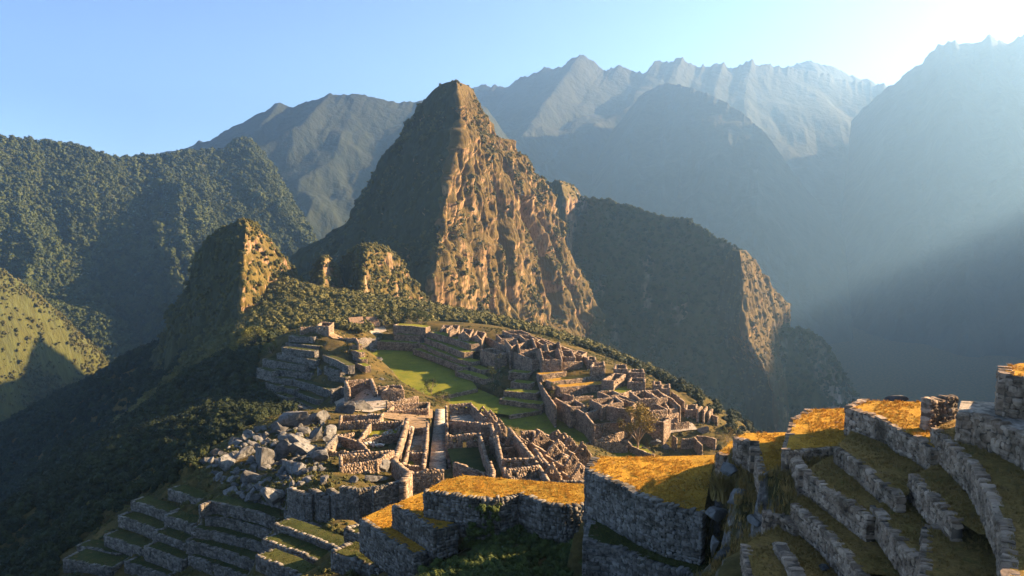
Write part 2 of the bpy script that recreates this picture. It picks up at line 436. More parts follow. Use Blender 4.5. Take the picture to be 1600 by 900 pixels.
# western side of the town
sv_z(8, (570, 606), (600, 620)); sv_y((640, 645, 270), (540, 632, 300), (685, 690, 222), (650, 770, 175), (560, 705, 206), (560, 742, 182), (690, 740, 190), (620, 690, 220))
sv_y((880, 745, 172), (800, 700, 205), (760, 662, 240), (840, 720, 190), (900, 715, 195), (740, 730, 185), (930, 700, 250), (800, 740, 172))
sv_y((500, 665, 236), (400, 705, 212), (330, 722, 206), (480, 722, 192), (430, 745, 186), (310, 740, 200), (470, 645, 246), (350, 700, 222))
sv_y((500, 525, 372), (450, 527, 380), (490, 637, 328), (410, 600, 356), (440, 543, 377), (405, 575, 366), (540, 590, 336), (480, 580, 352), (430, 615, 342), (520, 560, 352), (555, 540, 366))
sv_y((550, 512, 440), (600, 502, 470), (680, 502, 465), (570, 525, 420), (520, 515, 400), (640, 505, 500), (750, 505, 500))
sv_y((460, 480, 520), (400, 500, 485), (380, 545, 430), (440, 440, 590), (500, 455, 600), (560, 470, 620), (640, 480, 640), (700, 495, 640), (390, 530, 440))
sv_y((340, 640, 300), (300, 650, 335), (240, 700, 275), (200, 770, 230), (100, 720, 430), (0, 700, 740), (120, 610, 720), (225, 545, 660), (0, 810, 320), (0, 895, 225), (300, 560, 520), (350, 560, 420), (180, 690, 420))
sv_y((-250, 900, 240), (-250, 760, 650), (-150, 800, 900))
sv_w((-340, 420, -190), (-260, 500, -120), (-520, 520, -330), (-700, 420, -440), (-520, 300, -300), (-350, 200, -160), (-800, 800, -445), (-500, 900, -380), (-250, 900, -250), (-200, 60, -60), (-400, 0, -250), (-650, 150, -430))
# terraced slope below and beside the viewer
sv_y((480, 768, 167), (480, 800, 163), (480, 840, 158), (480, 897, 152), (350, 790, 178), (350, 840, 172), (360, 897, 164), (240, 800, 190), (240, 850, 181), (240, 897, 172), (130, 885, 182), (90, 897, 178), (420, 820, 165), (420, 870, 159), (300, 830, 177))
sv_y((560, 800, 157), (555, 850, 146), (560, 890, 134), (610, 890, 116), (420, 770, 176), (280, 780, 196))
sv_y((800, 790, 98), (740, 865, 90), (860, 865, 90), (780, 895, 82), (680, 880, 96), (920, 890, 84), (860, 895, 84), (640, 840, 105), (700, 895, 86))
sv_y((1020, 745, 84), (1260, 662, 74), (1400, 645, 64), (1560, 655, 49), (1500, 885, 42), (1200, 885, 57), (1060, 935, 69), (960, 935, 75), (1100, 860, 71), (1130, 890, 65), (1150, 760, 68), (1180, 820, 61), (1300, 780, 58), (1400, 730, 58), (1380, 885, 48), (1590, 610, 47))
sv_w((0, 122, 31), (20, 128, 24), (-10, 148, 21), (10, 148, 19), (30, 165, 10), (10, 160, 17), (-20, 125, 31), (-30, 140, 25), (30, 108, 34), (25, 97, 40), (40, 94, 42), (55, 90, 45), (45, 108, 34), (60, 130, 18), (40, 140, 22), (75, 85, 46), (95, 100, 32), (60, 190, -4), (50, 240, -10), (85, 200, -20), (100, 150, -10), (130, 100, 20), (150, 60, 40), (200, 120, -20))
sv_w((0, 50, 50), (20, 30, 61), (50, 25, 63), (-30, 60, 42), (-60, 80, 30), (-100, 100, 15), (0, 0, 62), (-60, 0, 50), (60, -20, 70), (90, 30, 66), (60, 50, 66), (0, -100, 90), (-150, -60, 20), (150, -60, 80), (-300, -150, -50), (300, -100, 20))
sv_w((500, 0, -200), (900, 600, -452), (900, 0, -430), (500, 900, -450), (300, 750, -380), (150, 650, -220), (0, 700, -60), (-100, 800, -60), (200, 1100, -400), (-200, 1200, -350), (-900, 1200, -450), (900, 1200, -455), (-1200, 600, -455), (-1200, 0, -455), (0, 1400, -450), (-900, -400, -440), (900, -400, -440), (0, -400, 120))
SV = np.array(SV)
_c2 = 6.0 ** 2
def _phi(r2): return np.sqrt(r2 + _c2)
_A = _phi(((SV[:, None, :2] - SV[None, :, :2]) ** 2).sum(-1))
_n = len(SV)
_K = np.zeros((_n + 1, _n + 1)); _K[:_n, :_n] = _A - np.eye(_n) * 0.6; _K[:_n, _n] = 1; _K[_n, :_n] = 1
_W = np.linalg.solve(_K, np.r_[SV[:, 2], 0])
def ground_rbf(x, y):
    x = np.asarray(x, float); y = np.asarray(y, float)
    sh = x.shape
    q = np.stack([x.ravel(), y.ravel()], -1)
    out = np.empty(len(q))
    for i in range(0, len(q), 20000):
        s = q[i:i + 20000]
        out[i:i + 20000] = _phi(((s[:, None] - SV[None, :, :2]) ** 2).sum(-1)) @ _W[:-1] + _W[-1]
    r = np.hypot(np.clip(np.abs(q[:, 0]) - 900, 0, None), np.clip(np.abs(q[:, 1] - 500) - 800, 0, None))
    near = np.clip((q[:, 0] - 14) / 10, 0, 1) * np.clip((84 - q[:, 1]) / 8, 0, 1)      # the terraces stand a little proud of the slope there
    out = np.maximum(out - r * 0.4, -458.0) - 1.1 * near
    return out.reshape(sh)
_qx = np.arange(-330.0, 331.0, 1.5); _qy = np.arange(15.0, 951.0, 1.5)
_QZ = ground_rbf(*np.meshgrid(_qx, _qy, indexing='ij'))
def ground_z(x, y):
    x = np.asarray(x, float); y = np.asarray(y, float)
    fx, fy = (x - _qx[0]) / 1.5, (y - _qy[0]) / 1.5
    i, j = np.floor(fx).astype(int), np.floor(fy).astype(int)
    ins = (i >= 0) & (j >= 0) & (i < len(_qx) - 1) & (j < len(_qy) - 1)
    i, j = np.clip(i, 0, len(_qx) - 2), np.clip(j, 0, len(_qy) - 2)
    u, v = fx - i, fy - j
    r = _QZ[i, j] * (1 - u) * (1 - v) + _QZ[i + 1, j] * u * (1 - v) + _QZ[i, j + 1] * (1 - u) * v + _QZ[i + 1, j + 1] * u * v
    if not ins.all():
        r = np.array(r); r[~ins] = ground_rbf(x[~ins], y[~ins])
    return r
def hit(px, py, y0=25.0, y1=900.0):
    d = ray(px, py)
    ys = np.geomspace(y0, y1, 500)
    t = ys / d[1]
    zz = CAM_Z + d[2] * t
    g = ground_z(d[0] * t, ys)
    k = np.nonzero(zz < g)[0]
    i = k[0] if len(k) else len(ys) - 1
    return np.array([d[0] * t[i], ys[i], g[i]])
def gz(x, y): return float(ground_z(np.array([x]), np.array([y]))[0])

def in_poly(x, y, poly):
    inside = np.zeros(x.shape, bool)
    n = len(poly)
    for i in range(n):
        x0, y0 = poly[i][:2]; x1, y1 = poly[(i + 1) % n][:2]
        c = (y0 > y) != (y1 > y)
        inside ^= c & (x < (x1 - x0) * (y - y0) / (y1 - y0 + 1e-12) + x0)
    return inside
CARVE = []        # (plan polygon, height the ground must stay below)
FILL = []         # level ground built up under the plaza lawns
def grass_mat(name, dry, green, bias, scale=0.35):
    m, nt, b = new_mat(name)
    p = pos(nt)
    n1 = noise_tex(nt, p, scale, 5, 0.6)
    n2 = noise_tex(nt, p, scale * 14, 4, 0.65)
    n3 = noise_tex(nt, p, scale * 0.22, 3)
    f = math_n(nt, 'ADD', math_n(nt, 'MULTIPLY', n1, 0.6), math_n(nt, 'MULTIPLY', n3, 0.6))
    c = ramp(nt, f, [(0.35 + bias, green), (0.75 + bias, dry)])
    n4 = noise_tex(nt, p, scale * 2.3, 5, 0.6)
    c = mix(nt, ramp(nt, n4, [(0.60, (0, 0, 0)), (0.70, (.75, .75, .75))]), c, (0.20, 0.125, 0.06))
    c = mix(nt, ramp(nt, n4, [(0.30, (.8, .8, .8)), (0.40, (0, 0, 0))]), c, (0.10, 0.115, 0.025))
    c2 = mix(nt, 1.0, c, ramp(nt, n2, [(0.28, (0.42, 0.42, 0.42)), (0.72, (1.0, 1.0, 1.0))]), 'MULTIPLY')
    nt.links.new(c2, b.inputs['Base Color'])
    b.inputs['Roughness'].default_value = 1.0
    b.inputs['Specular IOR Level'].default_value = 0.05
    bump(nt, b, n2, 0.10, 1.0)
    return m
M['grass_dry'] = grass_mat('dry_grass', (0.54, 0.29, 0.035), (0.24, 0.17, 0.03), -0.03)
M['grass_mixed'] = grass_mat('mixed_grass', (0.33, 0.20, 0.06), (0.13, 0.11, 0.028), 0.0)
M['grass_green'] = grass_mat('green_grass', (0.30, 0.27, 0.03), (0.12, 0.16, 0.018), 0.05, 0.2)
M['grass_shade'] = grass_mat('shade_darkened_grass', (0.11, 0.105, 0.032), (0.035, 0.055, 0.014), 0.05)  # darkened grass, shade of the low terraces put into its colour

def stone_mat(name, light, dark, warm, lichen=0.3, scale=1.0):
    m, nt, b = new_mat(name)
    p = pos(nt)
    geo = nt.nodes.new('ShaderNodeNewGeometry')
    oi = nt.nodes.new('ShaderNodeObjectInfo')
    r = math_n(nt, 'FRACT', math_n(nt, 'ADD', geo.outputs['Random Per Island'], oi.outputs['Random']))
    n1 = noise_tex(nt, p, 1.6 * scale, 5, 0.65)
    n2 = noise_tex(nt, p, 9.0 * scale, 4, 0.7)
    n3 = noise_tex(nt, p, 0.16 * scale, 3)
    c = ramp(nt, r, [(0.0, dark), (0.35, tuple((a + d) / 2 for a, d in zip(light, dark))), (0.7, light), (1.0, tuple(min(a * 1.25, .6) for a in light))])
    c = mix(nt, math_n(nt, 'MULTIPLY', n3, 0.6), c, warm)
    sp = ramp(nt, n1, [(0.35, (0.45, 0.44, 0.42)), (0.55, (1, 1, 1)), (0.75, (1.0, 0.98, 0.95))])
    c = mix(nt, 1.0, c, sp, 'MULTIPLY')
    n5 = noise_tex(nt, p, 0.45 * scale, 4, 0.65)
    c = mix(nt, 1.0, c, ramp(nt, n5, [(0.34, (0.42, 0.42, 0.40)), (0.52, (1, 1, 1))]), 'MULTIPLY')
    li = ramp(nt, n2, [(0.62, (0, 0, 0)), (0.72, (1, 1, 1))])
    c = mix(nt, math_n(nt, 'MULTIPLY', li, lichen), c, (0.42, 0.42, 0.38))
    nt.links.new(c, b.inputs['Base Color'])
    b.inputs['Roughness'].default_value = 0.92
    bump(nt, b, math_n(nt, 'ADD', n1, math_n(nt, 'MULTIPLY', n2, 0.5)), 0.06, 0.8)
    return m
M['stone'] = stone_mat('granite_blocks', (0.36, 0.285, 0.21), (0.18, 0.135, 0.10), (0.32, 0.20, 0.11))
M['stone_grey'] = stone_mat('grey_granite', (0.22, 0.205, 0.18), (0.09, 0.083, 0.072), (0.16, 0.135, 0.10), 0.4)
M['core'] = stone_mat('earth_joints', (0.13, 0.10, 0.075), (0.08, 0.065, 0.05), (0.12, 0.085, 0.055), 0.1)
M['core_grey'] = stone_mat('dark_joints', (0.085, 0.085, 0.075), (0.05, 0.05, 0.045), (0.07, 0.07, 0.05), 0.1)
M['boulder'] = stone_mat('granite_boulder', (0.165, 0.165, 0.16), (0.08, 0.08, 0.08), (0.14, 0.13, 0.11), 0.45, 0.8)
M['gravel'] = stone_mat('pale_gravel', (0.44, 0.38, 0.30), (0.36, 0.31, 0.25), (0.40, 0.33, 0.25), 0.2, 2.0)
m, nt, b = new_mat('straw_thatch')
n = noise_tex(nt, pos(nt), 5.0, 5, 0.7)
nt.links.new(ramp(nt, n, [(0.3, (0.12, 0.08, 0.05)), (0.7, (0.33, 0.22, 0.14))]), b.inputs['Base Color'])
b.inputs['Roughness'].default_value = 1.0
bump(nt, b, n, 0.15)
M['thatch'] = m
m, nt, b = new_mat('bark')
n = noise_tex(nt, pos(nt), 4.0, 4)
nt.links.new(ramp(nt, n, [(0.3, (0.13, 0.09, 0.06)), (0.7, (0.32, 0.24, 0.17))]), b.inputs['Base Color'])
M['bark'] = m
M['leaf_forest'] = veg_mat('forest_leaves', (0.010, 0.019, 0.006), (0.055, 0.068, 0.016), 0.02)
M['leaf_scrub'] = veg_mat('scrub_leaves', (0.030, 0.036, 0.010), (0.110, 0.100, 0.028), 0.02)
M['leaf_bush'] = veg_mat('bush_leaves', (0.018, 0.032, 0.008), (0.075, 0.095, 0.020), 0.4)
M['leaf_yellow'] = veg_mat('yellowing_leaves', (0.10, 0.085, 0.015), (0.26, 0.17, 0.025), 0.8, 0.2)
M['leaf_olive'] = veg_mat('olive_leaves', (0.05, 0.06, 0.012), (0.15, 0.14, 0.03), 0.6, 0.2)
M['blade_dry'] = veg_mat('dry_blades', (0.30, 0.17, 0.025), (0.56, 0.31, 0.045), 0.5)
M['blade_mixed'] = veg_mat('mixed_blades', (0.11, 0.09, 0.025), (0.32, 0.20, 0.06), 0.3)
M['blade_green'] = veg_mat('green_blades', (0.03, 0.045, 0.01), (0.10, 0.10, 0.022), 0.5)
M['stone_pale'] = stone_mat('pale_rubble', (0.52, 0.49, 0.44), (0.36, 0.33, 0.29), (0.44, 0.38, 0.32), 0.3)
M['leaf_shade_tint'] = veg_mat('shade_tinted_leaves', (0.004, 0.009, 0.003), (0.024, 0.032, 0.008), 0.03)  # darker copy of the forest leaves with the flanks' shade in the colour
M['earth'] = stone_mat('earth_and_sunlit_lawn', (0.33, 0.23, 0.13), (0.28, 0.19, 0.10), (0.30, 0.19, 0.09), 0.1, 1.5)
# ------------------------------------------------------------------ dry-stone masonry
_Q = np.array([(0, 3, 2, 1), (4, 5, 6, 7), (0, 1, 5, 4), (1, 2, 6, 5), (2, 3, 7, 6), (3, 0, 4, 7)])
class Boxes:
    def __init__(self): self.v = []; self.n = 0
    def add(self, c8): self.v.append(c8); self.n += 1
    def mesh(self, name, mat):
        if not self.n: return None
        v = np.concatenate(self.v, 0)
        f = (np.arange(self.n)[:, None, None] * 8 + _Q[None]).reshape(-1, 4)
        return mesh_from(name, v, f, mat)
_bev = None
def wall_into(core, stones, P0, P1, zb, zt, thick, cw=0.8, ch=0.5, openings=(), gable=0.0, ruin=0.25, rnd=random, jit=0.05, stone_out=None):
    """P0-P1 plan line, zb/zt: (start, end) heights, openings: (s0, s1, z0, z1) from the wall's start and above its foot at zt-based datum;
       gable: extra height at mid length; stone_out: collects (centre, size, angle) instead of box stones"""
    P0 = np.array(P0[:2], float); P1 = np.array(P1[:2], float)
    L = float(np.linalg.norm(P1 - P0))
    if L < 0.3: return
    t = (P1 - P0) / L
    nrm = np.array([t[1], -t[0]])
    sd = rnd.random() * 100
    nk = max(3, int(L / 0.6) + 2)
    ks = np.linspace(0, L, nk)
    rn = (vnoise(ks / 1.7, sd, 0.5) + 0.6 * vnoise(ks / 0.7, sd, 7.5)) * ruin
    def top(s):
        base = zt[0] + (zt[1] - zt[0]) * s / L + float(np.interp(s, ks, rn))
        if gable: base += gable * max(0.0, 1 - abs(s / L * 2 - 1))
        return base
    def bot(s): return zb[0] + (zb[1] - zb[0]) * s / L
    dat = min(zb)
    # joints and fill behind the stones
    cuts = sorted(set([0.0, L] + list(np.arange(1.2, L, 1.2)) + [q for o in openings for q in o[:2] if 0 < q < L] + ([L / 2] if gable else [])))
    ht = thick / 2 - 0.045
    for a, c in zip(cuts[:-1], cuts[1:]):
        if c - a < 0.02: continue
        iv = [(None, None)]
        ops = sorted([(o[2], o[3]) for o in openings if o[0] < (a + c) / 2 < o[1]])
        lo = None
        segs = []
        for (z0, z1) in ops:
            segs.append((lo, z0)); lo = z1
        segs.append((lo, None))
        for (z0, z1) in segs:
            za, zc = (bot(a), bot(c)) if z0 is None else (z0, z0)
            ya, yc = (top(a) - 0.1, top(c) - 0.1) if z1 is None else (z1, z1)
            if ya - za < 0.05 and yc - zc < 0.05: continue
            b8 = []
            for (zz0, zz1) in ((za, zc), (max(ya, za + .03), max(yc, zc + .03))):
                for (s, sg, zz) in ((a, -1, zz0), (c, -1, zz1), (c, 1, zz1), (a, 1, zz0)):
                    q = P0 + t * s + nrm * ht * sg
                    b8.append((q[0], q[1], zz))
            core.add(np.array(b8))
    # courses
    z = dat
    zmax = max(top(0), top(L), top(L / 2))
    row = 0
    while z < zmax:
        hh = ch * rnd.uniform(0.75, 1.3)
        s = -rnd.uniform(0, cw * .8)
        while s < L:
            w = cw * (rnd.uniform(0.5, 1.3) if rnd.random() < .8 else rnd.uniform(1.3, 2.0))
            s0, s1 = max(s, -0.05), min(s + w, L + 0.05)
            s += w
            if s1 - s0 < 0.15: continue
            sm = (s0 + s1) / 2
            tp = top(sm)
            z0, z1 = z + rnd.uniform(-.16, .10) * hh, z + hh * rnd.uniform(.9, 1.22)
            if z1 < bot(sm) or z0 > tp - 0.12: continue
            z1 = min(z1, tp + rnd.uniform(-0.08, 0.08))
            if z1 - z0 < 0.1: continue
            if any(o[0] - 0.05 < sm < o[1] + 0.05 and o[2] - 0.05 < (z0 + z1) / 2 < o[3] + 0.05 for o in openings): continue
            if stone_out is not None:
                stone_out.append((P0 + t * sm, (s1 - s0, z1 - z0), (z0 + z1) / 2, t, nrm))
                continue
            g = 0.022
            d0 = thick / 2 + rnd.uniform(-0.02, 0.055)
            d1 = thick / 2 + rnd.uniform(-0.02, 0.055)
            j = lambda k=jit: rnd.uniform(-k, k)
            b8 = []
            for zz in (z0 + g, z1 - g):
                for (ss, dd) in ((s0 + g, -d0), (s1 - g, -d0), (s1 - g, d1), (s0 + g, d1)):
                    q = P0 + t * (ss + j()) + nrm * (dd + j(.04))
                    b8.append((q[0], q[1], zz + j()))
            stones.add(np.array(b8))
        z += hh
        row += 1

def rounded_stone(seed):
    r = random.Random(seed)
    bm = bmesh.new()
    bmesh.ops.create_cube(bm, size=1.0)
    bmesh.ops.subdivide_edges(bm, edges=bm.edges[:], cuts=1, use_grid_fill=True)
    for v in bm.verts:
        c = v.co.copy()
        k = sum(1 for q in c if abs(q) > 0.4)
        v.co = c * (1.0 if k == 1 else 0.93 if k == 2 else 0.80)
        v.co += Vector((r.uniform(-.07, .07), r.uniform(-.06, .06), r.uniform(-.07, .07)))
    bmesh.ops.triangulate(bm, faces=bm.faces[:])
    me = bpy.data.meshes.new('stone')
    bm.to_mesh(me); bm.free()
    return me
STONES = {}
def stone_kinds(mat):
    if mat not in STONES:
        L_ = [rounded_stone(i * 7 + 1) for i in range(14)]
        for me in L_: me.materials.append(M[mat])
        STONES[mat] = L_
    return STONES[mat]
def make_part(name, mesh_world, parent, ploc, kind=None):
    """world-space mesh -> child object of an Empty standing at ploc"""
    if mesh_world is None: return None
    n = len(mesh_world.vertices)
    a = np.empty(n * 3, np.float32); mesh_world.vertices.foreach_get('co', a)
    a = a.reshape(-1, 3) - np.array(ploc, np.float32)
    mesh_world.vertices.foreach_set('co', a.ravel()); mesh_world.update()
    o = link(name, mesh_world, parent)
    if kind: o['kind'] = kind
    return o

def lawn_mesh(name, poly, z, mat, res=1.6, amp=0.10, zfun=None):
    bm = bmesh.new()
    vs_ = [bm.verts.new((p[0], p[1], 0)) for p in poly]
    try:
        f = bm.faces.new(vs_)
    except ValueError:
        bm.free(); return None
    bmesh.ops.triangulate(bm, faces=bm.faces[:])
    for it in range(7):
        le = [e for e in bm.edges if e.calc_length() > res]
        if not le: break
        bmesh.ops.subdivide_edges(bm, edges=le, cuts=1)
        bmesh.ops.triangulate(bm, faces=[f for f in bm.faces if len(f.verts) > 3])
    co = np.array([v.co[:] for v in bm.verts])
    zz = z + fbm(co[:, 0] / 3.1, co[:, 1] / 3.1, 0.3, 3) * amp if zfun is None else zfun(co[:, 0], co[:, 1])
    for v, q in zip(bm.verts, zz): v.co.z = float(q)
    bmesh.ops.recalc_face_normals(bm, faces=bm.faces[:])
    if sum(f.normal.z for f in bm.faces) < 0:
        bmesh.ops.reverse_faces(bm, faces=bm.faces[:])
    for f in bm.faces: f.smooth = True
    me = bpy.data.meshes.new(name)
    bm.to_mesh(me); bm.free()
    me.materials.append(mat)
    return me
LAWNS = []       # (plan polygon, z, kind of grass) for the grass blades later

def zfoot(P, drop=0.7):
    return gz(P[0], P[1]) - drop
def area2(poly):
    return sum(poly[i][0] * poly[(i + 1) % len(poly)][1] - poly[(i + 1) % len(poly)][0] * poly[i][1] for i in range(len(poly)))

def terrace(label, z, pts, walls, grass='grass_mixed', near=False, stone='stone', h=None, thick=0.8, cw=0.8, ch=0.5, group=None, rise=0.05, tufts=None, name='terrace', cap=300, fill=False):
    """walled terrace: pts = outline of its lawn in photo pixels on the level z, walls = [(i, j, height)] runs of outline corners faced with stone"""
    W = [at_z(px, py, z) for px, py in pts]
    ctr = np.mean(W, 0)
    base = min([z - w[2] for w in walls] + [z - 0.5])
    ploc = (ctr[0], ctr[1], base)
    root = empty(name, ploc)
    tag(root, label, 'terrace', group)
    lm = lawn_mesh('lawn', W, z, M[grass])
    if lm: make_part('lawn', lm, root, ploc)
    if tufts: LAWNS.append((W, z, tufts))
    CARVE.append((W, z - 0.45))
    if fill: FILL.append((W, z - 0.3, 6.0, .45))
    elif near: FILL.append((W, z - 0.5, 2.0, .7))
    for (i, j, hh) in walls:
        idx = list(range(i, j + 1)) if j > i else list(range(i, len(pts))) + list(range(0, j + 1))
        core, stn, out = Boxes(), Boxes(), ([] if near else None)
        for a, b_ in zip(idx[:-1], idx[1:]):
            A, Bp = W[a % len(W)], W[b_ % len(W)]
            zb = z - hh
            wall_into(core, stn, A, Bp, (zb - .3, zb - .3), (z + rise, z + rise), thick, cw, ch, ruin=0.10, stone_out=out, jit=0.08)
            d = (Bp - A)[:2]; d = d / (np.linalg.norm(d) + 1e-6)
            n1 = np.array([d[1], -d[0]])
            if np.dot(n1, ctr[:2] - A[:2]) > 0: n1 = -n1
            CARVE.append(([tuple(A[:2] - d * .5), tuple(Bp[:2] + d * .5), tuple(Bp[:2] + d * .5 + n1 * 2.2), tuple(A[:2] - d * .5 + n1 * 2.2)], zb - 0.05))
        wp = make_part('retaining_wall', core.mesh('retaining_wall', M['core_grey' if 'grey' in stone else 'core']), root, ploc)
        if wp is None: continue
        if near:
            add_stones(out, wp, ploc, stone, thick, cap)
        else:
            make_part('stonework', stn.mesh('stonework', M[stone]), wp, ploc, 'stuff')
    return root
def add_stones(out, parent, ploc, mat, thick, cap=300):
    kinds = stone_kinds(mat)
    rest = []
    if len(out) > cap:
        out = sorted(out, key=lambda q: -q[1][0] * q[1][1]); rest = out[cap:]; out = out[:cap]
    if rest:                                                # the smallest ones, joined
        bx = Boxes()
        for (c, (w, h), z, t, nrm) in rest:
            j = lambda k=.04: random.uniform(-k, k)
            d = thick / 2 + random.uniform(-.02, .08)
            bx.add(np.array([(*(c + t * (sx * w * .46 + j()) + nrm * (sy * d + j(.03))), z + sz * h * .46 + j()) for sz in (-1, 1) for sx, sy in ((-1, -1), (1, -1), (1, 1), (-1, 1))]))
        make_part('small_stones', bx.mesh('small_stones', M[mat]), parent, ploc, 'stuff')
    for (c, (w, h), z, t, nrm) in out:
        o = bpy.data.objects.new('stone', random.choice(kinds))
        COL.objects.link(o)
        o.parent = parent
        o.location = (c[0] - ploc[0], c[1] - ploc[1], z - ploc[2])
        o.scale = (w * 1.03, thick * random.uniform(1.0, 1.25), h * 1.07)
        o.rotation_euler = (random.uniform(-.12, .12), random.uniform(-.22, .22), math.atan2(t[1], t[0]) + random.uniform(-.07, .07))

def step_terrace(label, line, hpx, depth=5.0, grass='grass_shade', stone='stone_grey', group=None, thick=0.7, tufts=None, zoff=0.0):
    """terrace seen by the top edge of its wall: line in photo pixels, hpx = height of the wall's face in the photo"""
    mx = np.mean([p[0] for p in line]); my = np.mean([p[1] for p in line])
    g = hit(mx, my + hpx)
    h = hpx * g[1] / FPX * 1.03
    z = g[2] + h + zoff
    W = [at_z(px, py, z) for px, py in line]
    d = (W[-1] - W[0])[:2]; d /= np.linalg.norm(d) + 1e-6
    n1 = np.array([-d[1], d[0]])
    if n1[1] < 0: n1 = -n1
    back = [np.array([w[0] + n1[0] * depth, w[1] + n1[1] * depth, z]) for w in W[::-1]]
    poly = W + back
    ctr = np.mean(poly, 0)
    ploc = (ctr[0], ctr[1], z - h)
    root = empty('terrace', ploc)
    tag(root, label, 'terrace', group)
    lm = lawn_mesh('lawn', poly, z, M[grass], amp=0.18)
    if lm: make_part('lawn', lm, root, ploc)
    if tufts: LAWNS.append((poly, z, tufts))
    CARVE.append((poly, z - 0.5))
    core, stn = Boxes(), Boxes()
    pl = [W[0] + np.r_[n1 * depth * .8, 0]] + W + [W[-1] + np.r_[n1 * depth * .8, 0]]
    for A, Bp in zip(pl[:-1], pl[1:]):
        zb = z - h - 0.9
        wall_into(core, stn, A, Bp, (zb, zb), (z + .1, z + .1), thick, 0.65, 0.42, ruin=0.15)
    for A, Bp in zip(W[:-1], W[1:]):
        CARVE.append(([tuple(A[:2]), tuple(Bp[:2]), tuple(Bp[:2] - n1 * 1.8), tuple(A[:2] - n1 * 1.8)], z - h))
    wp = make_part('retaining_wall', core.mesh('retaining_wall', M['core_grey' if 'grey' in stone else 'core']), root, ploc)
    make_part('stonework', stn.mesh('stonework', M[stone]), wp, ploc, 'stuff')
    return root

def top_level(pts, h):
    mx = np.mean([p[0] for p in pts]); my = np.mean([p[1] for p in pts])
    g = hit(mx, my + h * FPX / 300.0)
    z = g[2] + h
    for _ in range(6):
        P = at_z(mx, my, z)
        z = 0.5 * z + 0.5 * (gz(P[0], P[1]) + h)
    return z

def ruin_walls(name, label, cat, pts, h, closed=True, gables=(), niches=(), doors=(), stone='stone', group=None, thick=0.75, floor=None, ruin=0.25, z=None, deep=0.8, cw=0.6, ch=0.38, part='wall', notch=0):
    """roofless house or wall: pts = line of its wall tops in photo pixels; gables = {edge: extra height}; niches/doors = edges with openings"""
    if z is None: z = top_level(pts, h)
    W = [at_z(px, py, z) for px, py in pts]
    ctr = np.mean(W, 0)
    zf = min(gz(w[0], w[1]) for w in W)
    ploc = (ctr[0], ctr[1], min(zf, z - h))
    root = empty(name, ploc)
    tag(root, label, cat, group, 'thing')
    n = len(W)
    gd = dict(gables)
    zfl = gz(ctr[0], ctr[1])
    for i in range(n if closed else n - 1):
        A, Bp = W[i], W[(i + 1) % n]
        L = float(np.linalg.norm((Bp - A)[:2]))
        if L < 0.4: continue
        zb = (min(zfoot(A, deep), z - 1.0), min(zfoot(Bp, deep), z - 1.0))
        ops = []
        if i in doors and L > 3.0:
            ops.append((L / 2 - .55, L / 2 + .55, -999, max(zfl, max(zb) + .6) + 1.9))
        if i in niches:
            k = max(2, int(L / 2.4))
            zn = z - min(1.9, h * .55)
            for q in range(k):
                s = (q + .5) * L / k
                if ops and abs(s - L / 2) < 1.3: continue
                ops.append((s - .38, s + .38, zn, zn + 0.95))
        if notch:
            q = notch * .5
            while q < L - 1.5:
                ops.append((q, q + notch * .42, z - h + .5, 999)); q += notch
        core, stn = Boxes(), Boxes()
        t = (Bp - A)[:2] / L
        wall_into(core, stn, A[:2] - t * thick * .45, Bp[:2] + t * thick * .45, zb, (z, z), thick, cw, ch, openings=ops, gable=gd.get(i, 0.0), ruin=ruin)
        wp = make_part('gable_wall' if i in gd else part, core.mesh(part, M['core_grey' if 'grey' in stone else 'core']), root, ploc)
        if wp: make_part('stonework', stn.mesh('stonework', M[stone]), wp, ploc, 'stuff')
    if floor:
        fm = lawn_mesh('floor', W, zfl + 0.25, M[floor], res=3.0, amp=0.05)
        if fm: make_part('floor', fm, root, ploc)
        CARVE.append((W, zfl - 0.1))
    return root
# ------------------------------------------------------------------ terraces close to the viewer (each stone a piece of its own)
NEAR = 'terraces on the slope beside the viewer'
terrace('sunlit golden lawn terrace behind the tall rough wall, half crossed by a shadow', 52.0,
        [(932, 714), (1118, 711), (1110, 745), (1100, 801), (1045, 789), (1000, 771), (958, 750), (920, 733)],
        [(3, 7, 4.6), (7, 0, 7.5)], 'grass_dry', True, 'stone_grey', thick=0.9, cw=0.52, ch=0.36, tufts='dry', group=NEAR)
terrace('dark grassy ledge at the foot of the tall rough wall, bottom centre', 47.2,
        [(918, 845), (926, 806), (1000, 826), (1100, 850), (1125, 862), (1118, 906), (1060, 888), (1000, 869), (960, 851)],
        [(5, 8, 5.5), (8, 0, 5.5), (0, 1, 5.5)], 'grass_shade', True, 'stone_grey', thick=0.9, cw=0.54, ch=0.38, tufts='green', group=NEAR)
terrace('long sunlit golden terrace top between the gabled houses and the dark bushes', 45.0,
        [(664, 766), (692, 751), (725, 742), (800, 748), (870, 754), (924, 757), (924, 786), (886, 790), (850, 785), (812, 770), (780, 777), (752, 778), (706, 772)],
        [(6, 12, 4.6), (12, 0, 3.4)], 'grass_dry', False, 'stone_grey', thick=0.9, cw=0.55, ch=0.38, tufts='dry', group=NEAR)
terrace('small triangular terrace below the left corner of the long golden terrace', 41.8,
        [(617, 788), (640, 777), (666, 767), (712, 819), (682, 827), (650, 807)], [(3, 5, 3.2), (5, 0, 3.2)], 'grass_dry', False, 'stone_grey', thick=0.9, cw=0.55, ch=0.38, tufts='dry', group=NEAR)
terrace('lowest pointed terrace with sunlit tip, stepping down to the left', 38.9,
        [(566, 810), (590, 798), (619, 786), (688, 846), (652, 866), (610, 841)], [(3, 5, 4.5), (5, 0, 4.0)], 'grass_dry', False, 'stone_grey', thick=0.9, cw=0.55, ch=0.38, tufts='dry', group=NEAR)
NT = dict(near=True, stone='stone', cw=0.46, ch=0.30, thick=0.62, group=NEAR)
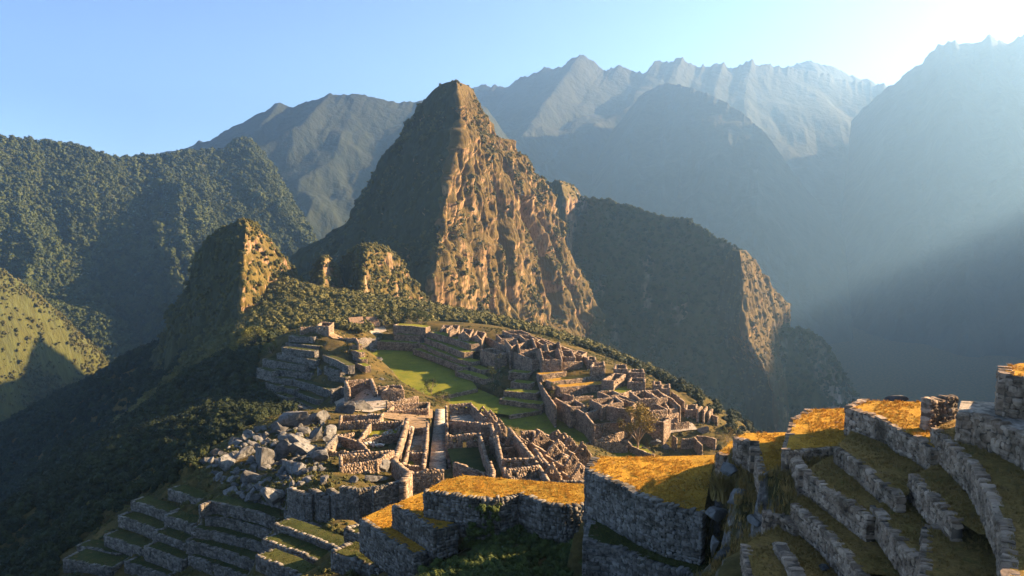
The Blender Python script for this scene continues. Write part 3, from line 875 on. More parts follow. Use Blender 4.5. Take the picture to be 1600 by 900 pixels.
terrace('lawn terrace with a sunlit corner in front of the far valley, stone wall facing left', 63.0,
        [(1326, 636), (1352, 625), (1448, 628), (1472, 652), (1472, 690), (1462, 702), (1440, 685), (1411, 673), (1389, 658)],
        [(5, 8, 1.8), (8, 0, 1.9), (0, 1, 2.2)], 'grass_dry', tufts='dry', **NT)
terrace('sunlit flat lawn terrace with a low kerb, left of the high lawn', 60.6,
        [(1240, 656), (1268, 639), (1328, 638), (1334, 676), (1312, 697), (1228, 704)], [(4, 5, 0.7), (5, 0, 1.8), (0, 1, 1.8)], 'grass_dry', tufts='dry', **NT)
terrace('narrow lawn between the high lawn and the lower diagonal wall', 61.3,
        [(1309, 697), (1332, 672), (1400, 686), (1440, 703), (1466, 722), (1462, 738), (1428, 742), (1420, 772), (1408, 776), (1380, 752), (1345, 722)],
        [(8, 10, 1.3), (10, 0, 1.3)], 'grass_mixed', tufts='mixed', **NT)
terrace('wide brown lawn along the right edge above the long curving wall', 64.0,
        [(1462, 668), (1492, 655), (1535, 660), (1600, 700), (1690, 760), (1690, 960), (1582, 960), (1577, 875), (1574, 824), (1551, 771), (1525, 726)],
        [(6, 10, 1.6), (10, 0, 1.6)], 'grass_mixed', tufts='mixed', **NT)
terrace('small brown lawn tucked against the long curving wall', 62.1,
        [(1427, 742), (1464, 724), (1500, 728), (1540, 780), (1562, 836), (1530, 834), (1497, 813), (1462, 777)], [(6, 0, 1.3)], 'grass_mixed', tufts='mixed', **NT)
terrace('lawn step with a leaning wall beside the small brown lawn', 60.3,
        [(1366, 787), (1412, 778), (1428, 766), (1462, 792), (1500, 828), (1455, 850), (1450, 880), (1424, 862), (1394, 824)], [(6, 0, 1.4)], 'grass_mixed', tufts='mixed', **NT)
terrace('long lawn step whose rough wall runs down from the flat kerbed lawn', 60.0,
        [(1257, 734), (1300, 712), (1314, 702), (1350, 738), (1392, 780), (1368, 788), (1376, 812), (1362, 808), (1310, 772)], [(7, 0, 1.5)], 'grass_mixed', tufts='mixed', **NT)
terrace('lower lawn step with a broken stony wall near the bottom edge', 58.4,
        [(1242, 787), (1262, 762), (1320, 802), (1370, 838), (1430, 905), (1352, 896), (1291, 826)], [(5, 0, 1.4)], 'grass_mixed', tufts='mixed', **NT)
terrace('square brown lawn at the bottom edge behind a short upright wall', 60.9,
        [(1449, 824), (1500, 824), (1562, 832), (1576, 882), (1580, 960), (1440, 960), (1447, 890)], [(5, 0, 1.2), (0, 1, 0.5)], 'grass_mixed', tufts='mixed', **NT)
terrace('little sunlit lawn left of the kerbed lawn, above the grey rocks', 57.8,
        [(1150, 684), (1165, 677), (1230, 675), (1232, 704), (1228, 740), (1192, 744), (1184, 706)], [(5, 0, 2.2)], 'grass_dry', tufts='dry', **NT)
terrace('narrow sunlit ramp of grass beside the golden lawn', 55.2,
        [(1121, 708), (1150, 683), (1158, 690), (1150, 704), (1135, 712)], [(4, 0, 2.4)], 'grass_dry', tufts='dry', **NT)
terrace('brown grassy shelf at the bottom edge left of the broken stony wall', 56.6,
        [(1165, 850), (1215, 822), (1262, 830), (1300, 850), (1352, 905), (1180, 915)], [(5, 0, 1.4)], 'grass_mixed', tufts='mixed', **NT)
terrace('pale stone walkway at the right edge with a block wall below it', 66.0,
        [(1502, 627), (1560, 629), (1610, 632), (1690, 640), (1690, 740), (1600, 674), (1530, 647), (1497, 642)],
        [(4, 7, 2.0)], 'gravel', True, 'stone', cw=0.6, ch=0.4, group=NEAR)
terrace('tall wall block with grass on top at the right edge', 68.7,
        [(1570, 573), (1592, 568), (1700, 566), (1700, 600), (1600, 588), (1572, 585)], [(3, 5, 3.0), (5, 0, 3.0)], 'grass_dry', True, 'stone', tufts='dry', cw=0.5, ch=0.33, group=NEAR)
def near_wall(label, pts, z, h, thick=0.8, cw=0.48, ch=0.32, stone='stone', ruin=0.18):
    W = [at_z(px, py, z) for px, py in pts]
    ctr = np.mean(W, 0); ploc = (ctr[0], ctr[1], z - h)
    core, out = Boxes(), []
    for A, Bp in zip(W[:-1], W[1:]):
        wall_into(core, Boxes(), A, Bp, (z - h - .5,) * 2, (z, z), thick, cw, ch, ruin=ruin, stone_out=out)
    me = core.mesh('stone_wall', M['core'])
    root = make_part('stone_wall', me, None, ploc)
    root.location = ploc
    tag(root, label, 'wall', kind='thing')
    add_stones(out, root, ploc, stone, thick)
    return root
near_wall('short square wall of dark blocks on the skyline beside the walkway', [(1447, 622), (1470, 619), (1491, 617)], 65.4, 1.9, cw=0.5)
near_wall('low crumbling wall stub between grey rocks and the kerbed lawn', [(1229, 702), (1243, 712), (1258, 733)], 60.2, 2.0)
near_wall('little stone pier standing on the lawn edge above the grey rocks', [(1154, 686), (1178, 690), (1180, 702)], 58.3, 1.6, cw=0.45)
near_wall('broken wall fragment low on the rocky slope, below the square grey boulder', [(1192, 803), (1226, 806), (1248, 822)], 57.3, 1.4)
near_wall('wall fragment descending at the bottom edge, right of the pale grey crag', [(1218, 846), (1236, 872), (1252, 905)], 57.2, 1.2)

# ------------------------------------------------------------------ grey terraces low on the left
LG = 'grey terraces low on the left'
for lab, line, hp, dep in (
    ('curved grey terrace wall just below the rock pile, topmost of its flight', [(312, 790), (330, 783), (370, 792), (407, 801), (436, 812)], 15, 4),
    ('second grey terrace wall below the rock pile', [(322, 806), (350, 808), (396, 820), (430, 832)], 13, 4),
    ('third grey terrace wall below the rock pile', [(300, 826), (334, 830), (393, 844), (418, 854)], 13, 4),
    ('fourth grey terrace wall below the rock pile, above the dark gully', [(292, 844), (342, 857), (402, 878)], 15, 4),
    ('lowest wall of the flight below the rock pile, at the bottom edge', [(296, 868), (345, 884), (390, 902)], 15, 4),
    ('stubby wall on the mossy spur left of the rock pile', [(206, 783), (235, 791), (262, 802)], 14, 4),
    ('second wall down the mossy spur', [(186, 806), (215, 815), (250, 829)], 12, 4),
    ('third wall down the mossy spur, leaning outward', [(164, 836), (190, 845), (226, 859)], 12, 4),
    ('uppermost wall on the bare slope left of the rock pile', [(264, 764), (290, 772), (314, 781)], 11, 4),
    ('middle wall on the bare slope left of the curved terrace', [(258, 806), (280, 812), (302, 820)], 12, 4),
    ('lower wall on the bare slope, above the dark grassy platform', [(240, 832), (264, 840), (290, 850)], 12, 4),
    ('dark grassy platform with a pale block wall near the bottom left', [(227, 854), (255, 864), (286, 876)], 19, 5),
    ('lowest green platform at the bottom left corner', [(100, 874), (130, 878), (176, 887)], 16, 7),
    ('mossy ledge wall at the bottom, between platform and gully', [(196, 878), (230, 888), (264, 899)], 12, 4),
    ('mossy platform edge above the lowest green platform', [(122, 852), (150, 857), (184, 866)], 12, 4),
    ('long terrace directly under the grey bastions', [(446, 797), (474, 812), (500, 822), (548, 840)], 16, 3.5),
    ('second long terrace under the grey bastions', [(430, 818), (480, 836), (534, 858)], 17, 3.5),
    ('third long terrace under the grey bastions', [(412, 842), (455, 858), (510, 881)], 17, 3.5),
    ('fourth long terrace under the grey bastions, at the bottom edge', [(402, 868), (440, 884), (478, 902)], 16, 3.5),
    ('short grey wall under the pointed terrace tip', [(540, 826), (562, 834), (580, 844)], 14, 3),
    ('last grey wall at the bottom, left of the bush-filled hollow', [(520, 862), (550, 872), (596, 890)], 20, 4)):
    step_terrace(lab, line, hp, dep, group=LG, tufts='green')

# ------------------------------------------------------------------ stepped hill with the small temple on its top
PY = 'terraces of the stepped hill'
for lab, line, hp in (
    ('topmost terrace of the stepped hill, under the small temple', [(452, 525), (490, 527)], 6),
    ('second terrace from the top of the stepped hill', [(447, 536), (497, 541)], 7),
    ('third terrace from the top of the stepped hill', [(441, 543), (466, 546), (490, 549)], 8),
    ('fourth terrace from the top of the stepped hill', [(433, 552), (460, 557), (491, 563)], 9),
    ('fifth terrace of the stepped hill, the broadest, reaching its left edge', [(411, 561), (440, 566), (477, 572)], 9),
    ('sixth terrace of the stepped hill, ending at the rock spine', [(425, 577), (455, 580), (488, 583)], 11),
    ('stub of terrace at the left edge of the stepped hill, seen against the forest', [(402, 575), (425, 581)], 12),
    ('seventh terrace of the stepped hill, left stretch', [(425, 590), (456, 593)], 8),
    ('seventh terrace of the stepped hill, right stretch sloping down', [(456, 593), (485, 600), (513, 609)], 9),
    ('eighth terrace of the stepped hill, short leftmost stretch', [(416, 598), (433, 604)], 8),
    ('eighth terrace of the stepped hill, middle stretch', [(436, 604), (458, 609)], 7),
    ('eighth terrace of the stepped hill, right stretch', [(459, 611), (477, 618), (495, 625)], 8),
    ('lowest terrace of the stepped hill, left stretch', [(427, 614), (450, 622)], 8),
    ('lowest terrace of the stepped hill, right stretch behind the rock pile', [(454, 623), (472, 630), (490, 638)], 8),
    ('terrace right of the rock spine on the stepped hill, upper one', [(505, 555), (524, 562), (543, 572)], 9),
    ('terrace right of the rock spine on the stepped hill, middle one', [(507, 573), (530, 579)], 9),
    ('terrace right of the rock spine on the stepped hill, lower one', [(513, 586), (539, 590)], 8)):
    step_terrace(lab, line, hp, 3.6, group=PY)
for lab, line, hp in (
    ('sunlit step on the right flank of the stepped hill, highest', [(546, 536), (557, 540)], 5), ('sunlit step on the right flank of the stepped hill, second', [(549, 546), (561, 551)], 5),
    ('sunlit step on the right flank of the stepped hill, third', [(552, 556), (565, 562)], 6), ('sunlit step on the right flank of the stepped hill, lowest', [(556, 567), (570, 573)], 6)):
    step_terrace(lab, line, hp, 3.2, 'grass_green', 'stone', group='sunlit steps of the stepped hill')

# ------------------------------------------------------------------ plazas and the terraces above them
PL = 'lawns of the central plaza'
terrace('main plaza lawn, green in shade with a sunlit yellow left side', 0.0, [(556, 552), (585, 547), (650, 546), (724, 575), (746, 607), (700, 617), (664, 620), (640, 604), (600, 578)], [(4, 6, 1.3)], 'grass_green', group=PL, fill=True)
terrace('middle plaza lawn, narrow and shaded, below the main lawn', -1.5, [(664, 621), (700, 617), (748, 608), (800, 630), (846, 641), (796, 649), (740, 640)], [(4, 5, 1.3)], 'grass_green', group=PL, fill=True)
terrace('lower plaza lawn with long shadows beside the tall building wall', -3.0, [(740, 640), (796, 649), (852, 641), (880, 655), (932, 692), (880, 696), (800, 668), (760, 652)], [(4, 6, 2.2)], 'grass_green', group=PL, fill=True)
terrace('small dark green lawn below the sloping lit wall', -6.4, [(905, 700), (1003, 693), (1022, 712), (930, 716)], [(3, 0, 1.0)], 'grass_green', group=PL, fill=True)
ET = 'terraces on the far side of the plaza'
for lab, line, hp, dep in (
    ('lowest terrace wall along the far right side of the main plaza lawn', [(646, 545), (685, 559), (724, 574)], 6, 5),
    ('second terrace above the main plaza lawn', [(655, 536), (683, 549), (712, 560), (735, 566)], 10, 6),
    ('third terrace above the main plaza lawn', [(664, 528), (696, 540), (724, 551)], 9, 6),
    ('upper terrace just below the first row of far houses', [(672, 519), (700, 527), (735, 538)], 9, 6),
    ('pink-brown terrace wall at the near right end of the main lawn', [(712, 580), (735, 586), (757, 593)], 8, 5),
    ('terrace wall above the pink-brown one', [(721, 567), (752, 579)], 8, 5),
    ('terrace wall at the far end of the plaza, lower one', [(590, 534), (620, 535), (650, 537)], 13, 6),
    ('terrace wall at the far end of the plaza, upper one', [(616, 522), (656, 525)], 10, 6),
    ('rough top terrace wall under the dark bushes beyond the plaza', [(615, 508), (640, 509), (664, 512)], 13, 6),
    ('highest of the four stacked terraces beside the alley', [(795, 581), (826, 584)], 9, 5),
    ('second of the four stacked terraces beside the alley', [(799, 597), (829, 600)], 8, 5),
    ('third of the four stacked terraces beside the alley', [(788, 611), (838, 615)], 8, 5),
    ('lowest and widest of the four stacked terraces beside the alley', [(781, 624), (815, 629), (847, 632)], 10, 5)):
    step_terrace(lab, line, hp, dep, 'grass_green', 'stone', group=ET)
for lab, line, hp, dep in (
    ('narrow sunlit lawn strip under the big wall with niches', [(846, 586), (884, 581)], 7, 4), ('shrubby terrace edge between two sunlit lawn strips', [(862, 597), (900, 592), (933, 588)], 8, 5),
    ('long golden lawn strip in the middle of the far ruins', [(875, 606), (910, 603), (948, 600)], 11, 5), ('bright green lawn corner beside the pale side wall', [(955, 613), (972, 615), (990, 608)], 7, 5)):
    step_terrace(lab, line, hp, dep, 'grass_dry' if 'green' not in lab else 'grass_green', 'stone', group='sunlit lawn strips among the far ruins')

# ------------------------------------------------------------------ far ruins, right of the plaza
H = lambda lab, pts, h, **k: ruin_walls(k.pop('name', 'ruined_house'), lab, k.pop('cat', 'house'), pts, h, **k)
Wl = lambda lab, pts, h, **k: ruin_walls('stone_wall', lab, 'wall', pts, h, closed=False, **k)
FE = 'roofless houses of the far ruins'
Wl('long tall building wall beside the lower plaza lawn', [(868, 622), (880, 629), (899, 638), (914, 646), (928, 663)], 5.0, deep=3.0, ruin=.12)
Wl('front court wall running right from the corner of the long plaza wall', [(928, 663), (955, 660), (983, 657)], 4.6, deep=2.5, ruin=.15)
for lab, pts, h, kw in (
    ('small roofless room on the long plaza wall, farther of two', [(878, 628), (899, 625), (915, 634), (892, 636)], 3.4, dict(niches=(0, 1))),
    ('small roofless room on the long plaza wall, nearer of two', [(901, 638), (926, 635), (936, 640), (914, 645)], 3.4, dict(niches=(0, 1))),
    ('roofless room with tall back wall behind the court', [(923, 624), (961, 620), (972, 628), (940, 633)], 3.8, dict(doors=(2,))),
    ('large room left of the yellowing tree, high dark inner wall', [(961, 620), (992, 630), (985, 640), (950, 634)], 4.6, dict(niches=(0,), doors=(3,))),
    ('big roofless house behind the yellowing tree', [(992, 630), (1016, 626), (1041, 639), (1018, 642)], 4.2, dict(niches=(0, 1))),
    ('big roofless house one row above the yellowing tree', [(985, 612), (1008, 610), (1027, 621), (998, 623)], 4.2, dict(niches=(0, 1))),
    ('low room under the golden lawn strip with rubble floor', [(935, 612), (957, 610), (969, 616), (950, 618)], 2.8, {}),
    ('narrow room right of the house one row above the tree', [(1011, 610), (1027, 609), (1041, 620), (1029, 622)], 3.6, {}),
    ('upper of two stepped houses on the far edge', [(982, 581), (1006, 582), (1004, 577), (985, 577)], 4.6, dict(niches=(0,))),
    ('lower of two stepped houses on the far edge', [(982, 596), (1007, 597), (1007, 591), (986, 590)], 4.2, dict(niches=(0,))),
    ('tiny dark house on the skyline edge, first right of the stepped houses', [(1021, 601), (1032, 601), (1031, 596), (1022, 596)], 3.4, {}),
    ('tiny house on the skyline edge, second right of the stepped houses', [(1034, 606), (1046, 606), (1045, 600), (1035, 601)], 3.4, {}),
    ('roofless room near the sloping far edge, right of the big houses', [(1036, 625), (1046, 624), (1057, 637), (1045, 639)], 3.6, {}),
    ('low walled room right of the yellowing tree crown', [(1018, 643), (1045, 640), (1058, 645), (1034, 650)], 3.6, dict(niches=(0,))),
    ('square house with dark window holes behind the tree trunk', [(1007, 655), (1036, 659), (1046, 653), (1018, 650)], 5.2, dict(niches=(0,))),
    ('walled box in front of the bushy far edge, beyond the dark boulder', [(1071, 640), (1087, 640), (1088, 632), (1073, 632)], 2.6, {}),
    ('box-shaped house with plain front wall beside the shrub-topped terrace', [(924, 572), (944, 571), (943, 565), (927, 566)], 5.4, dict(doors=(2,))),
    ('house with a pale sunlit side wall above the green lawn corner', [(942, 593), (958, 595), (976, 585), (960, 583)], 4.6, dict(niches=(1,))),
    ('back house on the far edge behind the pale side wall', [(960, 576), (979, 576), (977, 570), (962, 570)], 4.2, {}),
    ('corner house with blank front at the left end of the far ruins', [(752, 546), (773, 553), (791, 552), (770, 544)], 5.2, dict(niches=(1,))),
    ('back room at the top left of the far ruins', [(776, 523), (795, 522), (802, 528), (783, 529)], 3.6, {}),
    ('deep room beside the big gable, top of the far ruins', [(790, 531), (812, 528), (822, 534), (798, 541)], 4.0, dict(niches=(0, 1))),
    ('wide back room under the cliff, rear row of the far ruins', [(812, 524), (829, 524), (839, 529), (820, 530)], 3.6, {}),
    ('farthest long house under the cliff', [(786, 517), (814, 516), (828, 522), (800, 522)], 3.4, {}),
    ('narrow room between two gables, rear row', [(836, 532), (846, 530), (860, 537), (848, 539)], 3.6, {}),
    ('room with low cross wall right of the tallest gable', [(877, 548), (893, 548), (898, 558), (879, 557)], 3.6, {}),
    ('long front house with niches along the big lower wall', [(803, 549), (838, 545), (866, 560), (832, 562)], 4.4, dict(niches=(0, 2))),
    ('house between two pointed gables at the right end of the big wall', [(840, 549), (868, 547), (877, 561), (848, 562)], 4.4, dict(gables={1: 2.6, 3: 2.8}, niches=(2,))),
    ('house with a high gable in the middle of the far ruins', [(803, 535), (827, 532), (838, 544), (812, 547)], 4.2, dict(gables={1: 2.6, 3: 2.4})),
    ('small gabled house near the upper right of the far ruins', [(850, 540), (870, 537), (876, 546), (857, 549)], 3.8, dict(gables={1: 2.2, 3: 2.2})),
    ('lit-roof-line house at the top of the terraces, leftmost of four', [(688, 517), (700, 514), (704, 508), (693, 508)], 4.0, dict(gables={0: 1.6})),
    ('lit-roof-line house at the top of the terraces, second of four', [(702, 518), (713, 516), (717, 508), (706, 508)], 4.0, dict(gables={0: 1.6})),
    ('lit-roof-line house at the top of the terraces, third of four', [(718, 523), (733, 526), (738, 515), (724, 513)], 4.4, dict(gables={0: 2.0})),
    ('lit-roof-line house at the top of the terraces, rightmost of four', [(738, 527), (752, 531), (758, 520), (745, 517)], 4.2, dict(gables={0: 1.8})),
    ('ruined house on the steep far end, above the sunlit shrubs', [(895, 552), (908, 556), (915, 550), (903, 547)], 3.0, {}),
    ('small house on the skyline end of the far ruins below the cliff foot', [(918, 562), (930, 562), (929, 557), (919, 557)], 3.6, {})):
    H(lab, pts, h, group=FE, **kw)
for lab, pts, h, kw in (
    ('long dark wall down the left side of the far ruins', [(754, 524), (772, 532), (790, 541)], 4.0, {}),
    ('long wall on the ridge between far ruins and cliff', [(841, 527), (858, 533), (875, 540), (891, 547)], 2.6, {}),
    ('outer wall along the far edge below the cliff', [(880, 541), (905, 552), (922, 563)], 2.4, {}),
    ('cross wall in front of the tallest gable pair', [(803, 546), (820, 545), (838, 543)], 3.0, {}),
    ('retaining wall above the narrow sunlit lawn strip', [(881, 566), (908, 564)], 3.2, {}),
    ('alley wall descending beside the four stacked terraces', [(822, 566), (838, 588), (852, 612), (868, 634)], 3.0, dict(deep=2.0)),
    ('sloping lit-topped wall from the court corner up to the tree', [(926, 688), (950, 681), (978, 673), (1001, 666)], 2.4, {}),
    ('low wall across the foot of the lower plaza lawn', [(918, 692), (948, 690), (979, 689)], 2.4, {}),
    ('curved walled enclosure around the tree foot', [(985, 676), (979, 686), (987, 697), (1003, 704), (1021, 710)], 2.6, {}),
    ('straight wall with pale terrace behind, right of the tree', [(1037, 662), (1056, 661), (1075, 659)], 2.4, {}),
    ('wall in front of the big dark boulder', [(1090, 681), (1103, 682), (1117, 685)], 3.2, {}),
    ('broken pale wall left of the big dark boulder', [(1066, 685), (1085, 685), (1096, 695)], 4.0, dict(ruin=.5)),
    ('free-standing tall pillar wall right of the condor rocks', [(1052, 681), (1056, 683)], 4.6, {}),
    ('tall upright wall slab on the far right edge, first of three', [(1090, 640), (1096, 636)], 4.6, dict(ruin=.5)),
    ('tall upright wall slab on the far right edge, second of three', [(1099, 641), (1104, 635)], 4.8, dict(ruin=.5)),
    ('tall upright wall slab on the far right edge, third of three', [(1107, 644), (1112, 639)], 4.2, dict(ruin=.5)),
    ('short wall at the right end of the far ruins', [(1108, 646), (1120, 651)], 2.8, {}),
    ('wall line between big houses and skyline houses', [(1010, 606), (1030, 612), (1048, 622), (1062, 634)], 2.6, {}),
    ('edge wall stepping down the skyline right of the tiny houses', [(1050, 612), (1060, 620), (1068, 628)], 3.0, dict(ruin=.6)),
    ('low wall under the low walled room by the tree', [(1008, 653), (1030, 650), (1058, 652)], 2.2, {}),
    ('wall with rubble below the golden lawn strip', [(880, 614), (895, 620), (925, 617)], 2.2, dict(ruin=.6)),
    ('thin wall between the two rows of big houses', [(972, 618), (985, 624), (998, 629)], 2.8, {})):
    Wl(lab, pts, h, group='free-standing walls of the far ruins', **kw)

# ------------------------------------------------------------------ near ruins, left of the plaza
NW = 'roofless rooms of the near ruins'
H('three-sided temple with open front and pale floor beside the stepped hill', [(545, 607), (540, 595), (580, 592), (586, 606)], 5.2, closed=False, niches=(1,), ruin=.1, thick=1.1, floor=None, group=NW)
Wl('grey sloping wall left of the three-sided temple', [(518, 608), (532, 604), (544, 608)], 4.4, stone='stone_grey', deep=2.5)
Wl('sunlit block wall right of the three-sided temple', [(592, 604), (606, 603)], 3.6)
H('dark-sided gabled ruin on the plaza brink', [(598, 612), (630, 610), (626, 602), (606, 602)], 3.6, group=NW, gables={0: 1.2})
Wl('long brown wall on the brink of the plaza', [(605, 628), (628, 624), (652, 619)], 3.4)
for lab, pts, h, kw in (
    ('long narrow room with a row of white stones, farther one', [(606, 642), (668, 638), (670, 628), (614, 633)], 2.6, {}),
    ('long narrow room with a row of white stones, nearer one', [(531, 659), (592, 655), (597, 647), (533, 649)], 2.6, {}),
    ('square room with yellow grass floor and rubble', [(561, 687), (622, 676), (630, 657), (579, 660)], 2.6, dict(floor='grass_green')),
    ('rubble-filled room in the middle of the near ruins', [(516, 704), (575, 704), (560, 688), (527, 680)], 2.2, dict(ruin=.5)),
    ('front room with a sunlit strip of grass and white rubble', [(533, 728), (588, 718), (613, 704), (532, 711)], 2.8, dict(floor='grass_green')),
    ('roofless room with grey floor left of the staircase', [(636, 705), (660, 704), (664, 668), (645, 668)], 2.4, dict(floor='gravel')),
    ('little grassy pen below the grey-floored room', [(629, 726), (661, 728), (663, 708), (637, 708)], 2.2, dict(floor='grass_green')),
    ('large room with pale gravel floor right of the stairs', [(704, 657), (766, 661), (735, 630), (704, 632)], 3.6, dict(floor='gravel', niches=(1, 2), closed=False)),
    ('large room with niches below the gravel-floored room', [(711, 723), (769, 742), (749, 677), (699, 680)], 3.6, dict(floor='grass_shade', niches=(2,), doors=(2,), ruin=.3, closed=False))):
    H(lab, pts, h, group=NW, **kw)
for lab, pts, h, kw in (
    ('tall lit wall dividing rubble rooms from the grey-floored room', [(636, 653), (630, 677), (622, 700), (616, 718)], 3.6, dict(thick=1.2)),
    ('curving wall joining the dividing wall to the front wall', [(616, 718), (626, 727), (638, 737)], 4.0, dict(thick=1.2)),
    ('pale lit end of the tall front wall of the near ruins', [(638, 737), (630, 750)], 6.2, dict(thick=1.4, deep=3.0)),
    ('tall grey front wall of the near ruins with grassy top', [(585, 760), (608, 755), (630, 750)], 6.0, dict(stone='stone_grey', deep=3.0)),
    ('brown wall closing the foot of the staircase', [(641, 737), (665, 735), (691, 733)], 5.0, dict(deep=3.0)),
    ('wall between the staircase and the grey-floored room', [(668, 660), (666, 690), (662, 732)], 2.6, {}),
    ('notched wall along the right side of the staircase', [(697, 634), (698, 660), (699, 690), (703, 728)], 1.7, dict(notch=5.0)),
    ('outer wall at the left of the near ruins above the rocks', [(525, 680), (514, 692), (505, 706)], 2.8, dict(stone='stone_grey')),
    ('short cross wall in the rubble rooms', [(523, 681), (551, 676)], 2.0, {}),
    ('low cross wall with white rubble in the near ruins', [(580, 706), (616, 704)], 2.2, {}),
    ('rough wall end under the large niched room', [(769, 742), (771, 735), (766, 722)], 3.0, {}),
    ('tall blank end wall of the gravel-floored room', [(752, 662), (768, 662), (774, 690)], 5.2, {})):
    Wl(lab, pts, h, group='free-standing walls of the near ruins', **kw)
BA = 'grey bastions below the rock pile'
for lab, pts in (('leftmost grey bastion below the rock pile', [(455, 762), (476, 771), (485, 772)]), ('middle grey bastion below the rock pile', [(488, 764), (502, 771), (512, 772)]),
                 ('right grey bastion below the rock pile', [(516, 764), (526, 770), (534, 771)]), ('long grey bastion wall joining the tall front wall', [(537, 760), (560, 764), (585, 761)])):
    Wl(lab, pts, 5.6, stone='stone_grey', group=BA, deep=2.6, thick=1.3)
def gable_house(label, left, right, apex, length, group='gabled houses of the near ruins', back=None):
    """front gable in photo pixels (eaves and apex), house runs back along the town's main street"""
    mx, my = (left[0] + right[0]) / 2, (left[1] + right[1]) / 2
    z = top_level([left, right], 3.0)
    A, Bp = at_z(*left, z), at_z(*right, z)
    wid = float(np.linalg.norm((Bp - A)[:2]))
    gh = (my - apex[1]) * (A[1] + Bp[1]) / 2 / FPX * 1.02
    u = np.array([-0.42, 0.91])
    C, D = Bp[:2] + u * length, A[:2] + u * length
    ctr = (A[:2] + Bp[:2] + C + D) / 4
    g0 = min(gz(*q[:2]) for q in (A, Bp, C, D))
    ploc = (ctr[0], ctr[1], g0 - .3)
    root = empty('gabled_house', ploc)
    tag(root, label, 'house', group)
    for nm, P, Q, gb, ops in (('gable_wall', A, Bp, gh, [(wid / 2 - .4, wid / 2 + .4, z + gh * .12, z + gh * .12 + 1.0)]), ('side_wall', Bp, C, 0, []), ('gable_wall', C, D, gh * .85, [(wid / 2 - .4, wid / 2 + .4, z + .2, z + 1.2)]), ('side_wall', D, A, 0, [])):
        core, stn = Boxes(), Boxes()
        zb = (zfoot(P, 1.0), zfoot(Q, 1.0))
        wall_into(core, stn, P, Q, zb, (z, z), 0.62, 0.40, 0.22, openings=ops, gable=gb, ruin=.04, jit=.03)
        wp = make_part(nm, core.mesh(nm, M['core']), root, ploc)
        make_part('stonework', stn.mesh('stonework', M['stone']), wp, ploc, 'stuff')
for lab, l, r, a, ln in (
    ('largest gabled house, window in its front, nearest the plaza lawn', (856, 708), (887, 703), (871, 685), 9),
    ('gabled house with a window, second from the golden terrace', (881, 729), (908, 725), (893, 706), 9),
    ('gabled house cut by the golden terrace edge, rightmost of the front row', (892, 746), (921, 738), (908, 723), 8),
    ('small dark gable low in the front row of gabled houses', (850, 741), (876, 744), (861, 721), 7),
    ('gabled house at the right end beside the dark lawn', (896, 709), (923, 709), (913, 688), 6),
    ('upper gabled house at the left of the gabled quarter', (787, 696), (813, 696), (800, 672), 8),
    ('narrow gable between the upper and the largest gabled house', (813, 694), (833, 696), (823, 684), 7),
    ('farthest gabled house beside the gravel-floored room', (757, 652), (776, 653), (767, 639), 6),
    ('second farthest gabled house beside the gravel-floored room', (771, 668), (790, 668), (781, 652), 7),
    ('slim leaning gable behind the largest gabled house', (871, 684), (892, 690), (880, 675), 4)):
    gable_house(lab, l, r, a, ln)
for lab, pts, h, kw in (
    ('cross wall with niches in the gabled quarter, farthest', [(780, 700), (820, 698)], 3.0, dict(niches=(0,))), ('cross wall with niches in the gabled quarter, middle', [(787, 717), (831, 716)], 3.0, dict(niches=(0,))),
    ('cross wall with niches in the gabled quarter, nearest', [(793, 733), (838, 727)], 3.2, dict(niches=(0,))), ('long lit-topped wall slanting through the gabled quarter', [(796, 668), (820, 698), (838, 722), (856, 749)], 3.0, {}),
    ('left side wall of the niched cross-wall rooms', [(776, 680), (781, 705), (790, 742)], 3.0, {}), ('wall along the foot of the gabled houses, at the golden terrace', [(800, 748), (850, 750), (918, 752)], 2.0, dict(stone='stone_grey')),
    ('back wall beside the lower plaza lawn, left stretch', [(816, 676), (834, 674), (836, 688)], 3.0, dict(ruin=.5)), ('back wall beside the lower plaza lawn, right stretch', [(838, 670), (850, 677), (866, 682)], 2.6, dict(ruin=.5)),
    ('cross wall between the narrow gable and the largest house', [(832, 694), (861, 692)], 2.8, {}), ('slanting wall between the two gabled rows', [(836, 700), (848, 716), (862, 732)], 2.6, {})):
    Wl(lab, pts, h, group='walls of the gabled quarter', **kw)

